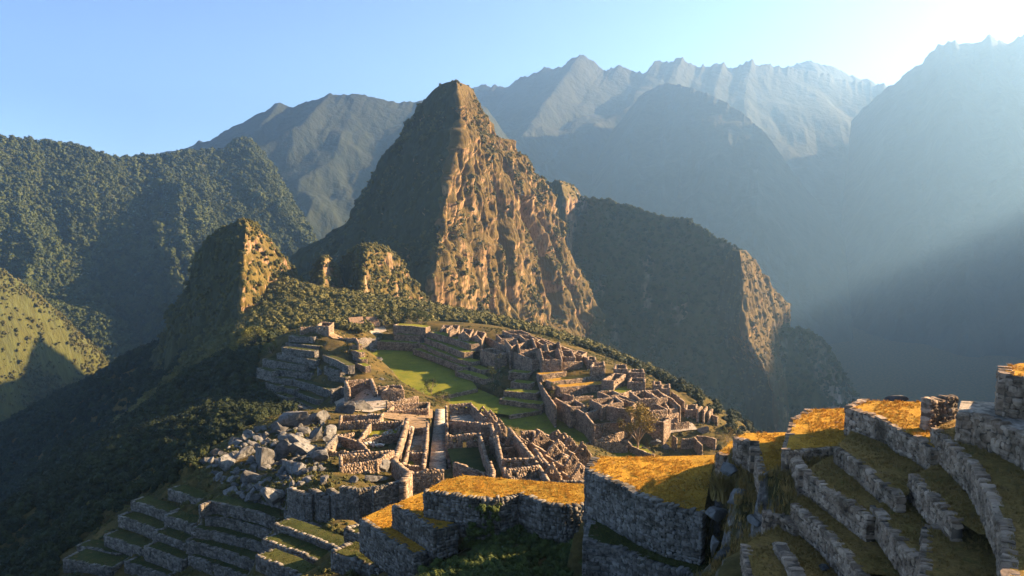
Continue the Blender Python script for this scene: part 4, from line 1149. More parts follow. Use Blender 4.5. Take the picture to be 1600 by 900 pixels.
# ------------------------------------------------------------------ temple on the stepped hill, thatched huts
H('small temple with windows on top of the stepped hill', [(496, 508), (513, 510), (520, 504), (503, 503)], 4.0, niches=(0, 1), ruin=.1)
Wl('low sunlit wall left of the small temple on the stepped hill', [(470, 511), (484, 510), (496, 510)], 2.8)
Wl('edge wall of the sunlit temple yard on the stepped hill', [(513, 522), (535, 528), (556, 528), (560, 536)], 1.6)
def hut(label, px, py, w, d, hw, hr, rot):
    P = hit(px, py)
    root = empty('thatched_hut', (P[0], P[1], P[2] - .2)); tag(root, label, 'hut', 'thatched huts')
    root.rotation_euler = (0, 0, rot)
    def box_part(nm, x0, x1, y0, y1, z0, z1, mat):
        v = [(x, y, z) for z in (z0, z1) for (x, y) in ((x0, y0), (x1, y0), (x1, y1), (x0, y1))]
        return link(nm, mesh_from(nm, v, _Q, M[mat]), root)
    t = .5
    box_part('wall', -w / 2, w / 2, d / 2 - t, d / 2, 0, hw, 'stone')
    box_part('wall', -w / 2, -w / 2 + t, -d / 2, d / 2 - t - .01, 0, hw, 'stone')
    box_part('wall', w / 2 - t, w / 2, -d / 2, d / 2 - t - .01, 0, hw, 'stone')
    box_part('wall', -w / 2 + t + .01, -w * .22, -d / 2, -d / 2 + t, 0, hw, 'stone'); box_part('wall', w * .22, w / 2 - t - .01, -d / 2, -d / 2 + t, 0, hw, 'stone')
    for s in (-1, 1):
        v = [(s * (w / 2 - .3), -d / 2, hw), (s * (w / 2 - .3), d / 2, hw), (s * (w / 2 - .3), 0, hw + hr * .9), (s * (w / 2), -d / 2, hw), (s * (w / 2), d / 2, hw), (s * (w / 2), 0, hw + hr * .9)]
        link('gable_wall', mesh_from('gable_wall', v, [(0, 1, 2), (3, 5, 4), (0, 3, 4, 1), (1, 4, 5, 2), (2, 5, 3, 0)], M['stone']), root)
    vs_, fs = [], []
    n = 24; e = .8
    for s in (-1, 1):                                     # two thick thatch slopes with a ragged eave
        b0 = len(vs_)
        for i in range(n + 1):
            x = -w / 2 - .5 + (w + 1.0) * i / n
            rg = random.uniform(-.14, .14)
            k = (d / 2 + e) / (d / 2)
            vs_ += [(x, 0, hw + hr + .3 + random.uniform(-.06, .06)), (x, s * (d / 2 + e + rg), hw + hr - hr * k + .25), (x, s * (d / 2 + e + rg - .1), hw + hr - hr * k - .12), (x, 0, hw + hr - .15)]
        for i in range(n):
            a = b0 + i * 4; c = a + 4
            for q in range(4): fs.append((a + q, c + q, c + (q + 1) % 4, a + (q + 1) % 4))
        fs += [(b0, b0 + 1, b0 + 2, b0 + 3), (b0 + n * 4 + 3, b0 + n * 4 + 2, b0 + n * 4 + 1, b0 + n * 4)]
    link('thatch_roof', mesh_from('thatch_roof', vs_, fs, M['thatch']), root)
    return root
hut('thatched hut with its whole roof in view at the far end of the plaza', 556, 513, 7.0, 6.0, 2.2, 3.8, 0.55)
hut('thatched hut half hidden by the dark bushes, right of the other hut', 581, 512, 6.0, 6.0, 2.2, 3.6, 0.6)

# ------------------------------------------------------------------ staircase of the near ruins
def staircase():
    a, c = hit(685, 735), hit(688, 640)
    a = at_z(684, 732, a[2] + .4); c = at_z(688, 640, c[2] + .4)
    root = empty('staircase', a); tag(root, 'broad stone staircase striped by shadows between two walls of the near ruins', 'staircase')
    d = (c - a); L = np.linalg.norm(d[:2]); t = d[:2] / L; nrm = np.array([t[1], -t[0]])
    n = 15
    hw0, hw1 = 2.1, 1.7
    for i in range(n):
        s0, s1 = i / n, (i + 1) / n - .002
        z = d[2] * (i + .5) / n + (0.5 if i % 2 else 0.0) * .25
        hw = hw0 + (hw1 - hw0) * i / n
        v = []
        for zz in (z - 1.6, z):
            for (s, q) in ((s0, -hw), (s0, hw), (s1, hw), (s1, -hw)):
                p = t * L * s + nrm * q
                v.append((p[0] + random.uniform(-.05, .05), p[1] + random.uniform(-.05, .05), zz))
        link('step', mesh_from('step', v, _Q, M['gravel']), root)
    bl = [(a + np.r_[nrm * 2.3, 0])[:2], (a - np.r_[nrm * 2.3, 0])[:2], (c - np.r_[nrm * 2.3, 0])[:2], (c + np.r_[nrm * 2.3, 0])[:2]]
    CARVE.append((bl, min(a[2], c[2]) - .6))
staircase()
TOWN = [hit(*q)[:2] for q in [(300, 745), (318, 715), (345, 690), (400, 662), (468, 640), (425, 622), (400, 590), (405, 560), (450, 515), (530, 514), (560, 522), (600, 508), (690, 502), (790, 512), (900, 540), (1000, 582), (1078, 628), (1145, 668), (1112, 715)]]
TOWN = [tuple(q) for q in TOWN] + [(60, 150), (70, 95), (75, 30), (-40, 60), (-60, 120), (-85, 150)]
LOWL = [tuple(hit(*q)[:2]) for q in [(300, 745), (215, 780), (90, 870), (90, 899), (560, 899), (560, 760)]]
# ------------------------------------------------------------------ the ground sheet, cut back under terraces and floors
def axis(f0, f1, step, lo, hi, n):
    a = np.arange(f0, f1 + step, step)
    l = f0 - np.geomspace(step * 1.5, f0 - lo, n)[::-1]
    r = f1 + step + np.geomspace(step * 1.5, hi - f1, n)
    return np.concatenate([l, a, r])
gx = axis(-150, 130, 0.9, -5100, 8100, 110)
gy = axis(38, 430, 0.9, -850, 11300, 120)
GX, GY = np.meshgrid(gx, gy, indexing='ij')
GZ = ground_z(GX, GY)
steepness = np.hypot(*np.gradient(GZ, gx, gy))
calm = np.where(in_poly(GX, GY, LOWL) | in_poly(GX, GY, TOWN), .22, 1.0)
GZ = GZ + fbm(GX / 2.6, GY / 2.6, 0.9, 3) * np.clip(steepness, .15, 1) * .8 * (np.hypot(GX, GY) < 500) + calm * fbm(GX / 14, GY / 14, 0.2, 4) * np.clip(steepness * 2.2, 0.25, 5.0) + calm * ridged(GX / 60, GY / 60, 2.0, 4) * np.clip((steepness - .35) * 14, 0, 9)
for poly, z, fr, fs_ in FILL:
    P = np.array([p[:2] for p in poly])
    for rad in (fr, fr * .75, fr * .5, fr * .25, 0.0):
        ins = np.zeros(GX.shape, bool)
        bb = (GX > P[:, 0].min() - 8) & (GX < P[:, 0].max() + 8) & (GY > P[:, 1].min() - 8) & (GY < P[:, 1].max() + 8)
        sx, sy = GX[bb], GY[bb]
        r_ = np.zeros(sx.shape, bool)
        for a_ in range(8 if rad else 1):
            r_ |= in_poly(sx + rad * math.cos(a_ * .785), sy + rad * math.sin(a_ * .785), P)
        ins[bb] = r_
        GZ[ins] = np.maximum(GZ[ins], z - rad * fs_)
for poly, z in CARVE:
    P = np.array([p[:2] for p in poly])
    x0, y0 = P.min(0) - 1; x1, y1 = P.max(0) + 1
    i0, i1 = np.searchsorted(gx, [x0, x1]); j0, j1 = np.searchsorted(gy, [y0, y1])
    if i1 <= i0 or j1 <= j0: continue
    sx, sy = GX[i0:i1, j0:j1], GY[i0:i1, j0:j1]
    # half a cell wider than the outline
    c = P.mean(0); k = 1.0
    ins = in_poly(sx, sy, P)
    for dx, dy in ((.7, 0), (-.7, 0), (0, .7), (0, -.7)):
        ins |= in_poly(sx + dx, sy + dy, P)
    sub = GZ[i0:i1, j0:j1]
    sub[ins] = np.minimum(sub[ins], z)
m, nt, b = new_mat('site_ground')
p_ = pos(nt)
n1 = noise_tex(nt, p_, 0.12, 6, 0.62); n2 = noise_tex(nt, p_, 1.7, 5, 0.7)
geo_ = nt.nodes.new('ShaderNodeNewGeometry'); sp_ = nt.nodes.new('ShaderNodeSeparateXYZ'); nt.links.new(geo_.outputs['Normal'], sp_.inputs[0])
veg_ = ramp(nt, n1, [(0.28, (0.03, 0.036, 0.012)), (0.45, (0.08, 0.066, 0.022)), (0.64, (0.15, 0.105, 0.034))])
rock_ = ramp(nt, n2, [(0.35, (0.12, 0.105, 0.09)), (0.7, (0.34, 0.30, 0.26))])
st_ = nt.nodes.new('ShaderNodeMapRange'); st_.inputs['From Min'].default_value = 0.42; st_.inputs['From Max'].default_value = 0.62
nt.links.new(math_n(nt, 'ADD', sp_.outputs[2], math_n(nt, 'MULTIPLY', math_n(nt, 'SUBTRACT', n1, .5), .8)), st_.inputs['Value'])
col_ = mix(nt, st_.outputs[0], rock_, veg_)
col_ = mix(nt, 1.0, col_, ramp(nt, n2, [(0.3, (.5, .5, .5)), (0.7, (1, 1, 1))]), 'MULTIPLY')
nt.links.new(col_, b.inputs['Base Color']); b.inputs['Roughness'].default_value = 1.0; b.inputs['Specular IOR Level'].default_value = .05
bump(nt, b, n2, .25, .9)
M['ground'] = m
ground = link('ground', mesh_from('ground', np.stack([GX, GY, GZ], -1).reshape(-1, 3), grid_faces(len(gx), len(gy)), M['ground'], True))
tag(ground, kind='structure')

# trodden pale earth and gravel, plus a sunlit lawn strip painted pale
def path(name, label_pts, mat, lift=.38):
    P = [hit(px, py) for px, py in label_pts]
    me = lawn_mesh(name, P, 0, M[mat], res=2.0, zfun=lambda x, y: ground_z(x, y) + lift)
    if me: tag(link(name, me), kind='structure')
path('temple_yard', [(522, 630), (545, 620), (592, 614), (608, 622), (603, 640), (580, 647), (556, 644), (540, 638)], 'gravel')
path('path', [(598, 646), (640, 645), (676, 641), (676, 655), (640, 660), (600, 656)], 'earth')  # sunlit lawn strip, its golden light painted with the earth colour
path('path', [(640, 660), (664, 656), (672, 664), (668, 690), (662, 730), (650, 734), (640, 712)], 'earth')
path('path', [(506, 522), (528, 521), (556, 529), (548, 536), (520, 530)], 'earth')
path('path', [(575, 514), (600, 512), (604, 520), (578, 524)], 'gravel')
path('path', [(926, 662), (980, 657), (990, 645), (960, 640), (932, 648)], 'gravel', .5)
path('path', [(1038, 670), (1080, 665), (1090, 674), (1046, 680)], 'gravel')
# ------------------------------------------------------------------ plants
def leaf_ball(seed, n, size, squash=0.8, lobes=5, core=True):
    """unit crown: leaf-sized faces on several lobes round a dim heart"""
    r = np.random.default_rng(seed)
    c = r.normal(size=(lobes, 3)); c /= np.linalg.norm(c, axis=1, keepdims=True)
    c *= r.uniform(0.25, 0.6, (lobes, 1)); c[0] = 0
    rad = r.uniform(0.38, 0.62, lobes)
    k = r.integers(0, lobes, n)
    d = r.normal(size=(n, 3)); d /= np.linalg.norm(d, axis=1, keepdims=True)
    p = c[k] + d * (rad[k] * r.uniform(0.72, 1.05, n))[:, None]
    nrm = d + r.normal(size=(n, 3)) * 0.45
    nrm /= np.linalg.norm(nrm, axis=1, keepdims=True)
    a = np.cross(nrm, r.normal(size=(n, 3))); a /= np.linalg.norm(a, axis=1, keepdims=True)
    b_ = np.cross(nrm, a)
    s = size * r.uniform(0.6, 1.4, n)[:, None]
    q = np.stack([p - a * s * .5, p + b_ * s * .32, p + a * s * .6, p - b_ * s * .32], 1)
    q[..., 2] *= squash
    v = q.reshape(-1, 3); f = np.arange(n * 4).reshape(-1, 4)
    if core:
        bm = bmesh.new()
        for ci, ra in zip(c, rad):
            bmesh.ops.create_icosphere(bm, subdivisions=1, radius=ra * .80, matrix=Matrix.Translation(Vector((ci[0], ci[1], ci[2]))))
        cv = np.array([x.co[:] for x in bm.verts]) * [1, 1, squash]
        cf = [tuple(x.index for x in fc.verts) for fc in bm.faces]
        bm.free()
        fl = [tuple(int(i) for i in t) for t in f] + [tuple(i + len(v) for i in t) for t in cf]
        return np.vstack([v, cv]), fl
    return v, f
PLANTS = {}
def kinds(name, meshes):
    col = bpy.data.collections.new(name)
    for i, me in enumerate(meshes):
        col.objects.link(bpy.data.objects.new(name, me))
    PLANTS[name] = col
def tuft(seed, nb=14, lean=0.5):
    r = np.random.default_rng(seed); V = []; F = []
    for i in range(nb):
        a = r.uniform(0, 6.28); h = r.uniform(.55, 1.0); w = 0.05
        p0 = np.array([r.normal() * .22, r.normal() * .22, -0.05]); d = np.array([math.cos(a), math.sin(a), 0]) * lean * r.uniform(.2, 1)
        sd = np.array([-math.sin(a), math.cos(a), 0]) * w
        k = len(V)
        V += [p0 - sd, p0 + sd, p0 + d * .4 + sd * .7 + [0, 0, h * .6], p0 + d * .4 - sd * .7 + [0, 0, h * .6], p0 + d + [0, 0, h]]
        F += [(k, k + 1, k + 2, k + 3), (k + 3, k + 2, k + 4)]
    return V, F
for nm, mat, n, sz, cnt in (('far_tree', 'leaf_forest', 90, .34, 4), ('forest_tree', 'leaf_forest', 420, .17, 4), ('flank_tree', 'leaf_shade_tint', 420, .17, 4), ('scrub_bush', 'leaf_scrub', 260, .20, 4), ('near_bush', 'leaf_bush', 900, .11, 4)):
    ms = []
    for i in range(cnt):
        v, f = leaf_ball(i * 13 + len(nm), n, sz, 0.85 + .1 * (i % 3), 4 + i)
        ms.append(mesh_from(nm, v, f, M[mat]))
    kinds(nm, ms)
for nm, mat in (('dry', 'blade_dry'), ('mixed', 'blade_mixed'), ('green', 'blade_green')):
    kinds('tuft_' + nm, [mesh_from('tuft', *tuft(i + 5), M[mat]) for i in range(4)])
def scatter(name, label, kind, pts, scl, flat=1.0):
    me = bpy.data.meshes.new(name)
    me.vertices.add(len(pts)); me.vertices.foreach_set('co', np.asarray(pts, np.float32).ravel())
    set_attr(me, 'size', scl)
    set_attr(me, 'turn', RNG.uniform(0, 6.28, len(pts)))
    me.update()
    o = link(name, me)
    tag(o, label, kind='stuff')
    ng = bpy.data.node_groups.new(name, 'GeometryNodeTree')
    ng.interface.new_socket('Geometry', in_out='INPUT', socket_type='NodeSocketGeometry')
    ng.interface.new_socket('Geometry', in_out='OUTPUT', socket_type='NodeSocketGeometry')
    gi = ng.nodes.new('NodeGroupInput'); go = ng.nodes.new('NodeGroupOutput')
    ci = ng.nodes.new('GeometryNodeCollectionInfo')
    ci.inputs['Collection'].default_value = PLANTS[kind]
    ci.inputs['Separate Children'].default_value = True
    ci.inputs['Reset Children'].default_value = True
    ip = ng.nodes.new('GeometryNodeInstanceOnPoints')
    ip.inputs['Pick Instance'].default_value = True
    mp = ng.nodes.new('GeometryNodeMeshToPoints')
    def attr(nm):
        a = ng.nodes.new('GeometryNodeInputNamedAttribute'); a.data_type = 'FLOAT'; a.inputs['Name'].default_value = nm
        return a.outputs[0]
    rv = ng.nodes.new('FunctionNodeRandomValue'); rv.data_type = 'INT'
    [s for s in rv.inputs if s.name == 'Min' and s.type == 'INT'][0].default_value = 0
    [s for s in rv.inputs if s.name == 'Max' and s.type == 'INT'][0].default_value = 3
    cx = ng.nodes.new('ShaderNodeCombineXYZ'); ng.links.new(attr('turn'), cx.inputs[2])
    ng.links.new(gi.outputs[0], mp.inputs[0])
    ng.links.new(mp.outputs[0], ip.inputs['Points'])
    ng.links.new(ci.outputs[0], ip.inputs['Instance'])
    ng.links.new([s for s in rv.outputs if s.type == 'INT'][0], ip.inputs['Instance Index'])
    ng.links.new(cx.outputs[0], ip.inputs['Rotation'])
    ng.links.new(attr('size'), ip.inputs['Scale'])
    ng.links.new(ip.outputs[0], go.inputs[0])
    md = o.modifiers.new('scatter', 'NODES'); md.node_group = ng
    return o
def sample_mesh(o, n, cond=None):
    me = o.data
    nf = len(me.polygons)
    c = np.empty(nf * 3); me.polygons.foreach_get('center', c); c = c.reshape(-1, 3)
    nr = np.empty(nf * 3); me.polygons.foreach_get('normal', nr); nr = nr.reshape(-1, 3)
    ar = np.empty(nf); me.polygons.foreach_get('area', ar)
    w = ar.copy()
    if cond is not None: w = w * cond(c, nr)
    w /= w.sum()
    i = RNG.choice(nf, n, p=w)
    j = RNG.normal(size=(n, 3)) * np.sqrt(ar[i])[:, None] * .35
    return c[i] + j, nr[i]
def in_view(p, mg=0.12):
    q = p - [0, 0, CAM_Z]
    zc = q[:, 1] * CP - q[:, 2] * SP
    u = q[:, 0] / zc * FPX; v = (q[:, 1] * SP + q[:, 2] * CP) / zc * FPX
    return (zc > 5) & (np.abs(u) < 800 * (1 + mg)) & (np.abs(v) < 450 * (1 + mg))
def final_z(x, y):                                          # height of the finished ground sheet
    i = np.clip(np.searchsorted(gx, x) - 1, 0, len(gx) - 2); j = np.clip(np.searchsorted(gy, y) - 1, 0, len(gy) - 2)
    u = (x - gx[i]) / (gx[i + 1] - gx[i]); v = (y - gy[j]) / (gy[j + 1] - gy[j])
    return GZ[i, j] * (1 - u) * (1 - v) + GZ[i + 1, j] * u * (1 - v) + GZ[i, j + 1] * (1 - u) * v + GZ[i + 1, j + 1] * u * v
# forest on the left mountain
p, nr = sample_mesh(left_mt, 60000, lambda c, n: (c[:, 2] > -440) * in_view(c) * np.clip(1.25 - .0, 0, 1))
scatter('forest', 'dense forest covering the shaded and sunlit spurs of the left mountain', 'far_tree', p + [0, 0, 2.0], 3.5 + 8.5 * RNG.random(len(p)) ** 1.7)
# scrub on the steep peak, trees along its edges and foot
def scrub_ok(c, n):
    k = fbm(c[:, 0] / 30, c[:, 1] / 30, c[:, 2] / 45, 3)
    return in_view(c) * np.clip(np.abs(n[:, 2]) * 1.2 + k * 2.6 - 0.35, 0.01, 1) * (n[:, 1] < .6)
p, nr = sample_mesh(huayna, 14000, scrub_ok)
scatter('scrub', 'scrub clinging to ledges and crest of the steep peak', 'scrub_bush', p, 1.0 + 3.0 * RNG.random(len(p)) ** 2)
p, nr = sample_mesh(ridge, 26000, lambda c, n: in_view(c) * np.clip(n[:, 2] * 1.6 - .2 + fbm(c[:, 0] / 60, c[:, 1] / 60, c[:, 2] / 90, 3), 0.02, 1))
scatter('scrub', 'trees and scrub on the dark ridge right of the peak', 'far_tree', p, RNG.uniform(2.5, 6.0, len(p)))
for o, n, lab in ((buttress, 2600, 'scrub on the sunlit buttress at the end of the dark ridge'), (crag, 1200, 'scrub on the sunlit crag beside the steep peak'), (una, 6000, 'scrub on the rocky hill left of the peak'), (knoll, 4200, 'scrub over the rounded knoll in front of the peak'), (knoll2, 1500, 'scrub over the small pointed knoll')):
    p, nr = sample_mesh(o, n, lambda c, n_: in_view(c) * np.clip(np.abs(n_[:, 2]) * 2 + fbm(c[:, 0] / 14, c[:, 1] / 14, c[:, 2] / 20, 3) * 1.2 + .1, .03, 1))
    scatter('scrub', lab, 'scrub_bush', p, RNG.uniform(1.2, 3.2, len(p)))
# wooded flanks below the town
n = 230000
x = RNG.uniform(-700, 450, n); y = RNG.uniform(90, 900, n)
z = ground_z(x, y)
q = np.stack([x, y, z], -1)
ok = ~in_poly(x, y, TOWN) & ~in_poly(x, y, LOWL) & in_view(q, .2) & (z > -440)
ok &= ~((y < 140) & (x > -60))
q = q[ok]
dist = np.hypot(q[:, 0], q[:, 1])
belt = np.clip((q[:, 0] + 60) / 40, 0, 1) * (q[:, 1] < 520)
keep = RNG.random(len(q)) < (1 - .72 * belt) * np.clip(0.55 + 0.5 * fbm(q[:, 0] / 40, q[:, 1] / 40, 0.0, 3) + (dist < 420) * .25, .38, 1)
q = q[keep]
q[:, 2] = final_z(q[:, 0], q[:, 1])
sad = (q[:, 1] > 415) & (q[:, 0] > -215)  # lighter leaf colour paints the sun on the saddle, darker the flanks' shade
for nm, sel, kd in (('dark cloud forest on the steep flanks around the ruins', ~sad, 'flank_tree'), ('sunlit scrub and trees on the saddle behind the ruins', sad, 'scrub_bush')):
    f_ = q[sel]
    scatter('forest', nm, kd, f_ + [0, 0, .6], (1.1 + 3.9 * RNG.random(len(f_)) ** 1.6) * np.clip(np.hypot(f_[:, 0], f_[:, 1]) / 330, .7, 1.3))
p, nr = sample_mesh(grass_spur, 16000, lambda c, n: in_view(c) * np.clip(fbm(c[:, 0] / 45, c[:, 1] / 45, c[:, 2] / 45, 3) + .3, 0.05, 1))
scatter('scrub', 'scrub on the sunlit grassy spur at the left edge', 'scrub_bush', p, 1.2 + 3.5 * RNG.random(len(p)) ** 2)
# bushes filling the hollow at the bottom centre
bp = []
for i in range(700):
    px, py = random.uniform(655, 930), random.uniform(798, 930)
    if px < 720 and py < 838: continue
    h_ = hit(px, py)
    if 66 < h_[1] < 99: bp.append(h_)
bp = np.array(bp)
scatter('undergrowth', 'dark bushes filling the hollow under the long golden terrace', 'near_bush', bp + [0, 0, .2], RNG.uniform(.5, 1.25, len(bp)))
ip_ = []
for i in range(260):
    px = random.uniform(700, 922); P_ = at_z(px, 782 + random.uniform(-4, 6), 44.6)
    ip_.append((P_[0], P_[1] - random.uniform(.5, 1.3), 44.6 - random.random() ** .6 * 4.6))
ip_ = np.array(ip_)
ip_ = ip_[fbm(ip_[:, 0] / 3, ip_[:, 2] / 3, .1, 2) > -.15]
scatter('creepers', 'creepers and bushes hanging on the wall of the long golden terrace', 'near_bush', ip_, RNG.uniform(.25, .75, len(ip_)))
# weeds and scrub on the rough slope beside the near terraces
wp_ = []
for i in range(2200):
    px, py = random.uniform(1080, 1300), random.uniform(700, 930)
    h_ = hit(px, py)
    if h_[1] < 85: wp_.append(h_)
wp_ = np.array(wp_); wp_[:, 2] = final_z(wp_[:, 0], wp_[:, 1])
scatter('weeds', 'rough weeds on the rocky slope between the near terraces', 'tuft_mixed', wp_, RNG.uniform(.3, .8, len(wp_)))
lw = []
for i in range(1500):
    h_ = hit(random.uniform(95, 600), random.uniform(700, 910))
    lw.append(h_)
for i in range(900):
    lw.append(hit(random.uniform(320, 520), random.uniform(650, 775)))
for i in range(1100):
    lw.append(hit(random.uniform(120, 330), random.uniform(715, 880)))
lw = np.array(lw); lw[:, 2] = final_z(lw[:, 0], lw[:, 1])
scatter('weeds', 'mossy weeds and low shrubs among the grey terraces and rocks', 'scrub_bush', lw, .22 + .95 * RNG.random(len(lw)) ** 2)
x = RNG.uniform(-110, 120, 26000); y = RNG.uniform(110, 440, 26000)
ok = in_poly(x, y, TOWN)
for poly, zc in CARVE:
    ok &= ~in_poly(x, y, [w[:2] for w in poly])
q = np.stack([x, y, final_z(x, y)], -1)[ok]
q = q[fbm(q[:, 0] / 9, q[:, 1] / 9, .4, 3) > -.1]
scatter('weeds', 'low scrub and tall weeds on the rough ground between the ruins', 'scrub_bush', q, .2 + .8 * RNG.random(len(q)) ** 2)
# grass blades on the lawns
for kind in ('dry', 'mixed', 'green'):
    G = []
    for poly, z, k in LAWNS:
        if k != kind: continue
        P = np.array([w[:2] for w in poly]); a, c = P.min(0), P.max(0)
        ar = abs(area2(P)) / 2; dst = np.hypot(*P.mean(0))
        nn = int(ar * (16 if dst < 120 else 5) * np.prod(c - a) / max(ar, 1))
        nn = min(nn, 9000)
        xx = RNG.uniform(a[0], c[0], nn); yy = RNG.uniform(a[1], c[1], nn)
        s = in_poly(xx, yy, P) & (fbm(xx / 2, yy / 2, 0.7, 3) > -.25)
        G.append(np.stack([xx[s], yy[s], np.full(s.sum(), z)], -1))
    G = np.concatenate(G)
    scatter('grass', {'dry': 'dry golden grass on the sunlit near terraces', 'mixed': 'brown and green grass on the shaded right terraces', 'green': 'short dark grass on the shaded lower terraces'}[kind], 'tuft_' + kind, G, RNG.uniform(.10, .26, len(G)))
# ------------------------------------------------------------------ granite boulders
def boulder_mesh(seed, sub=3, facets=14, stretch=(1, 1, 1), smooth=False):
    r = random.Random(seed)
    bm = bmesh.new()
    bmesh.ops.create_icosphere(bm, subdivisions=sub, radius=1.0)
    co = np.array([v.co[:] for v in bm.verts])
    for _ in range(facets):
        n = np.array([r.gauss(0, 1) for _ in range(3)]); n /= np.linalg.norm(n)
        d = r.uniform(.30, .70)
        k = co @ n
        co = co - np.where(k > d, (k - d) * .93, 0)[:, None] * n
    co = co * np.array(stretch)
    nn = co / (np.linalg.norm(co, axis=1, keepdims=True) + 1e-6)
    co = co - nn * (np.clip(ridged(co[:, 0] * 1.6 + seed, co[:, 1] * 1.6, co[:, 2] * 1.6, 3) - .55, 0, 1) * .22)[:, None]
    co = co + nn * (fbm(co[:, 0] * 2.0 + seed, co[:, 1] * 2.0, co[:, 2] * 2.0, 4) * .10)[:, None]
    for v, c in zip(bm.verts, co): v.co = c
    me = bpy.data.meshes.new('boulder')
    bm.to_mesh(me); bm.free()
    me.materials.append(M['boulder'])
    if smooth: me.polygons.foreach_set('use_smooth', [True] * len(me.polygons))
    return me
def boulder(label, px, py, wpx, hpx, group=None, seed=None, sub=3, tilt=0.35, deep=1.0, y=None, grow=1.0):
    """px, py: middle of the rock in the photo; wpx, hpx: its size there"""
    g = hit(px, py + hpx * .42) if y is None else at_y(px, py + hpx * .42, y)
    k = g[1] / FPX
    w, h = wpx * k * grow, hpx * k * grow
    sd = seed if seed is not None else int(px * 7 + py)
    r = random.Random(sd)
    st = (1.0, 1.0, 1.0) if y is not None else (1.0, r.uniform(.55, 1.0), r.uniform(.7, 1.1))
    me = boulder_mesh(sd, 4 if wpx > 26 or y is not None else sub, 15, st, y is not None)
    o = link('boulder', me)
    o.location = (g[0], g[1] + w * .2, g[2] + h * .14)
    o.scale = (w * .66, w * .66 * deep * r.uniform(.8, 1.1), max(h * .66, w * .22))
    o.rotation_euler = (r.uniform(-tilt, tilt) * .6, r.uniform(-tilt, tilt), r.uniform(0, 6.28) if deep == 1.0 else r.uniform(-.4, .4))
    tag(o, label, 'boulder', group)
    return o
RP = 'granite boulders of the rock pile'
for a in (
    ('large dark boulder at the top of the rock pile, beside the pale slab', 462, 658, 40, 28), ('pale sunlit slab leaning at the top of the rock pile', 495, 655, 50, 26),
    ('squat grey boulder at the upper left of the rock pile', 430, 671, 28, 20), ('pointed boulder with a lit tip under the pale slab', 492, 678, 32, 28),
    ('flat grey boulder in the middle of the rock pile', 462, 689, 42, 22), ('narrow dark boulder against the near ruins', 511, 676, 22, 24),
    ('broad shadowed boulder at the heart of the rock pile', 412, 717, 52, 40), ('upright curved boulder with a lit crest, right of the broad one', 433, 704, 26, 40),
    ('sunlit-topped boulder on the left rim of the rock pile', 377, 712, 32, 15), ('round grey boulder below the left rim', 354, 727, 28, 17),
    ('long low boulder right of the upright curved one', 476, 706, 42, 20), ('rough heap-like boulder at the lower right of the pile', 460, 730, 42, 28),
    ('small block between the flat and the broad boulder', 447, 700, 16, 13), ('small grey block at the lower edge of the pile', 415, 752, 20, 13),
    ('jagged boulder at the lower left of the pile', 390, 746, 38, 22), ('thin upright stone on the far left rim, lit on top', 360, 690, 8, 18),
    ('low stone on the upper left rim', 405, 670, 18, 10), ('long sunlit stone behind the top of the pile', 472, 638, 24, 9),
    ('mossy boulder on the spur left of the pile', 320, 722, 28, 18), ('grey rock cluster stone above the curved terrace', 360, 768, 26, 15),
    ('square stone above the curved terrace', 387, 775, 15, 14), ('large rough rock left of the leftmost bastion', 432, 776, 40, 24),
    ('big pale slab at the front of the near ruins', 597, 727, 30, 30), ('flat pale rock on the grassy wall top', 580, 748, 28, 11),
    ('round rock on the grassy wall top, left one', 551, 748, 15, 14), ('grey rock by the bastion tops', 505, 748, 20, 18),
    ('big dark block beside the path in the near ruins', 563, 633, 32, 22), ('dark block beneath the three-sided temple', 533, 638, 26, 18),
    ('stone standing left of the pointed boulder', 475, 672, 18, 16), ('wedge rock under the broad boulder', 440, 738, 30, 18), ('long rock lying below the flat boulder', 500, 712, 24, 22)):
    boulder(*a, group=RP, grow=1.4, tilt=.7)
rr = random.Random(5)
PILE = [(318, 735), (345, 695), (400, 668), (470, 640), (515, 650), (520, 690), (500, 745), (450, 760), (400, 780), (345, 765)]
PA = np.array(PILE, float)
k = 0
while k < 240:
    px, py = rr.uniform(318, 522), rr.uniform(640, 780)
    if not in_poly(np.array([px]), np.array([py]), PA)[0]: continue
    s = 8 + 18 * rr.random() ** 1.5
    where = ('left rim' if px < 370 else 'middle' if px < 440 else 'right side') + ' of the rock pile, ' + ('upper part' if py < 690 else 'central part' if py < 730 else 'lower part')
    boulder('small grey boulder at the ' + where, px, py, s, s * rr.uniform(.5, .9), 'small boulders at the ' + where, seed=1000 + k, sub=2)
    k += 1
for a in (
    ('big rounded dark boulder at the right end of the far ruins', 1098, 672, 34, 20), ('leaning slab of the rock group by the tree foot, largest', 1022, 692, 30, 18), ('sharp rock of the group by the tree foot, right one', 1040, 697, 18, 16),
    ('low rock of the group by the tree foot, left one', 1008, 700, 14, 10), ('grey rock spine between the terraces of the stepped hill', 499, 580, 11, 38), ('pale flat rock on the second terrace of the stepped hill', 486, 533, 17, 5),
    ('rock outcrop at the left foot of the stepped hill', 408, 612, 16, 22), ('sunlit rocks beside the plaza lawn, larger', 590, 560, 22, 8), ('sunlit rocks beside the plaza lawn, smaller', 584, 553, 12, 5), ('pale rock on the plaza brink', 596, 592, 10, 8)):
    boulder(*a)
